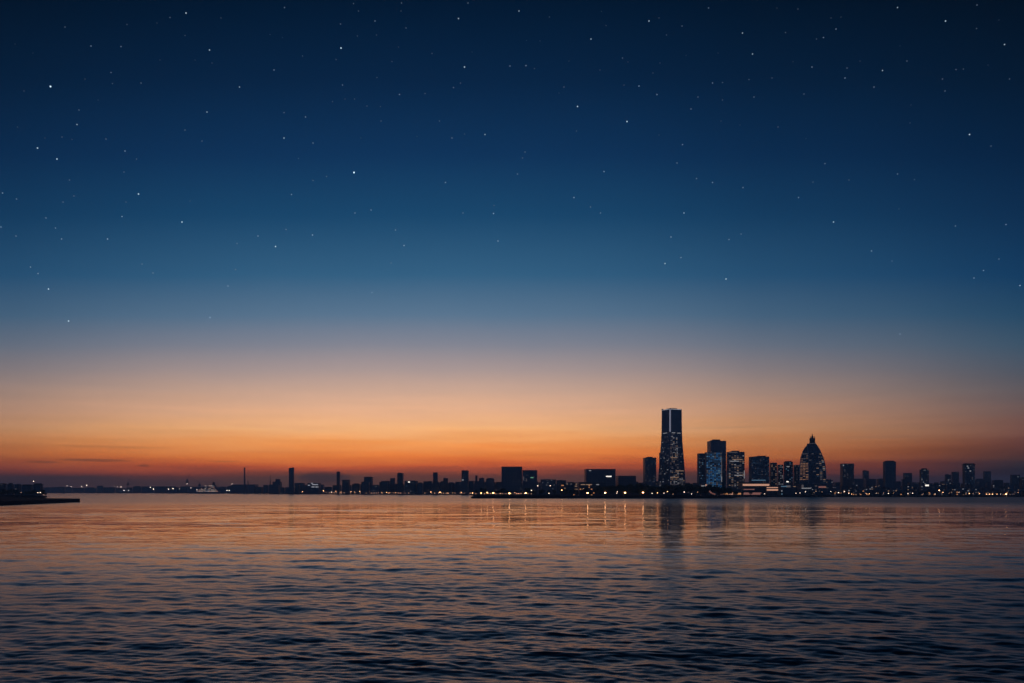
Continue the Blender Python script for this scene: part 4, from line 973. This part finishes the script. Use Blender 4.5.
#SKYEND
glow_az = R(-7.5)
ca = M('COSINE', M('SUBTRACT', az, glow_az))
f1 = N(nt, 'ShaderNodeValToRGB'); e = f1.color_ramp; L(nt, ca, f1.inputs[0])
for _ in range(5): e.elements.new(.5)
for el, (p_, v) in zip(e.elements, ((.0, 0), (.765, 0.0), (.80, .10), (.856, .30), (.912, .47), (.965, .80), (1.0, 1.0))): el.position = p_; el.color = (v, v, v, 1)
f2 = N(nt, 'ShaderNodeMapRange', interpolation_type='SMOOTHSTEP'); f2.inputs[1].default_value = .1; f2.inputs[2].default_value = .72; L(nt, ca, f2.inputs[0])
mxa = N(nt, 'ShaderNodeMix', data_type='RGBA'); L(nt, f2.outputs[0], mxa.inputs[0]); L(nt, C_, mxa.inputs[6]); L(nt, B_, mxa.inputs[7])
mxb = N(nt, 'ShaderNodeMix', data_type='RGBA'); L(nt, f1.outputs[0], mxb.inputs[0]); L(nt, mxa.outputs[2], mxb.inputs[6]); L(nt, A, mxb.inputs[7])
# long thin clouds low over the city: each an ellipse of sky with ragged ends
skyc = mxb.outputs[2]
rag = M('MULTIPLY', M('SUBTRACT', n1.outputs['Fac'], .5), 3.2)
for (cx_, cy_, hw, hh, k_) in ((95, 460.3, 36, 1.5, .5), (44, 462, 20, 1.2, .45), (144, 465.6, 6, 1.3, .5), (226, 461.4, 16, .9, .35), (325, 479.5, 24, 7.5, .55), (120, 447, 60, 1.2, .16), (300, 452, 70, 1.5, .12), (560, 455, 60, 1.4, .12),
                               (180, 486, 190, 9, .30), (990, 466, 70, 5, .18), (700, 428, 60, 1.5, .10), (880, 437, 60, 1.8, .12), (660, 470, 30, 1.5, .15)):
    a0 = math.atan2(cx_-512, F); ca_ = math.cos(a0); wa = hw/F*ca_*ca_; t0_ = (HZ-cy_)/F*ca_; wt = hh/F*ca_
    dx = M('POWER', M('ABSOLUTE', M('DIVIDE', M('SUBTRACT', az, a0), wa)), 2.0); dy = M('POWER', M('ABSOLUTE', M('DIVIDE', M('SUBTRACT', te, t0_), wt)), 2.0)
    d_ = M('ADD', M('ADD', dx, dy), rag)
    mk = N(nt, 'ShaderNodeMapRange', interpolation_type='SMOOTHSTEP'); mk.inputs[1].default_value = 1.5; mk.inputs[2].default_value = .1; mk.inputs[4].default_value = k_
    L(nt, d_, mk.inputs[0])
    mu = N(nt, 'ShaderNodeMix', data_type='RGBA', blend_type='MULTIPLY'); L(nt, mk.outputs[0], mu.inputs[0]); L(nt, skyc, mu.inputs[6]); mu.inputs[7].default_value = (.12, .28, .75, 1)
    skyc = mu.outputs[2]
L(nt, skyc, bg.inputs[0])
# faint streaks of thin cirrus in the glow
cb3 = N(nt, 'ShaderNodeCombineXYZ'); L(nt, M('MULTIPLY', az, 5.0), cb3.inputs[0]); L(nt, M('MULTIPLY', te, 90.0), cb3.inputs[1])
n3 = N(nt, 'ShaderNodeTexNoise'); n3.inputs['Scale'].default_value = 1.3; n3.inputs['Detail'].default_value = 5; L(nt, cb3.outputs[0], n3.inputs['Vector'])
L(nt, M('ADD', 1.0, M('MULTIPLY', M('MULTIPLY', M('SUBTRACT', n3.outputs['Fac'], .5), .38), lowmask.outputs[0])), bg.inputs[1])
L(nt, bg.outputs[0], out.inputs[0])
w.cycles.sampling_method = 'MANUAL'; w.cycles.sample_map_resolution = 512

# ------------------------------------------------------------------ camera
cam = bpy.data.cameras.new('camera'); co = bpy.data.objects.new('camera', cam); COL.objects.link(co)
co.location = (0, 0, CH); co.rotation_euler = (R(90), 0, 0)
cam.sensor_width = 36; cam.lens = F/1024*36; cam.shift_y = (HZ-341.5)/1024
cam.clip_start = .5; cam.clip_end = 80000
SC.camera = co
SC.view_settings.view_transform = 'Standard'; SC.view_settings.look = 'None'; SC.view_settings.exposure = 0; SC.view_settings.gamma = 1
SC.view_settings.use_curve_mapping = False
SC.render.engine = 'CYCLES'
SC.cycles.use_denoising = True
SC.cycles.max_bounces = 5; SC.cycles.glossy_bounces = 3; SC.cycles.diffuse_bounces = 2; SC.cycles.volume_bounces = 0; SC.cycles.transmission_bounces = 2
SC.cycles.sample_clamp_indirect = 4
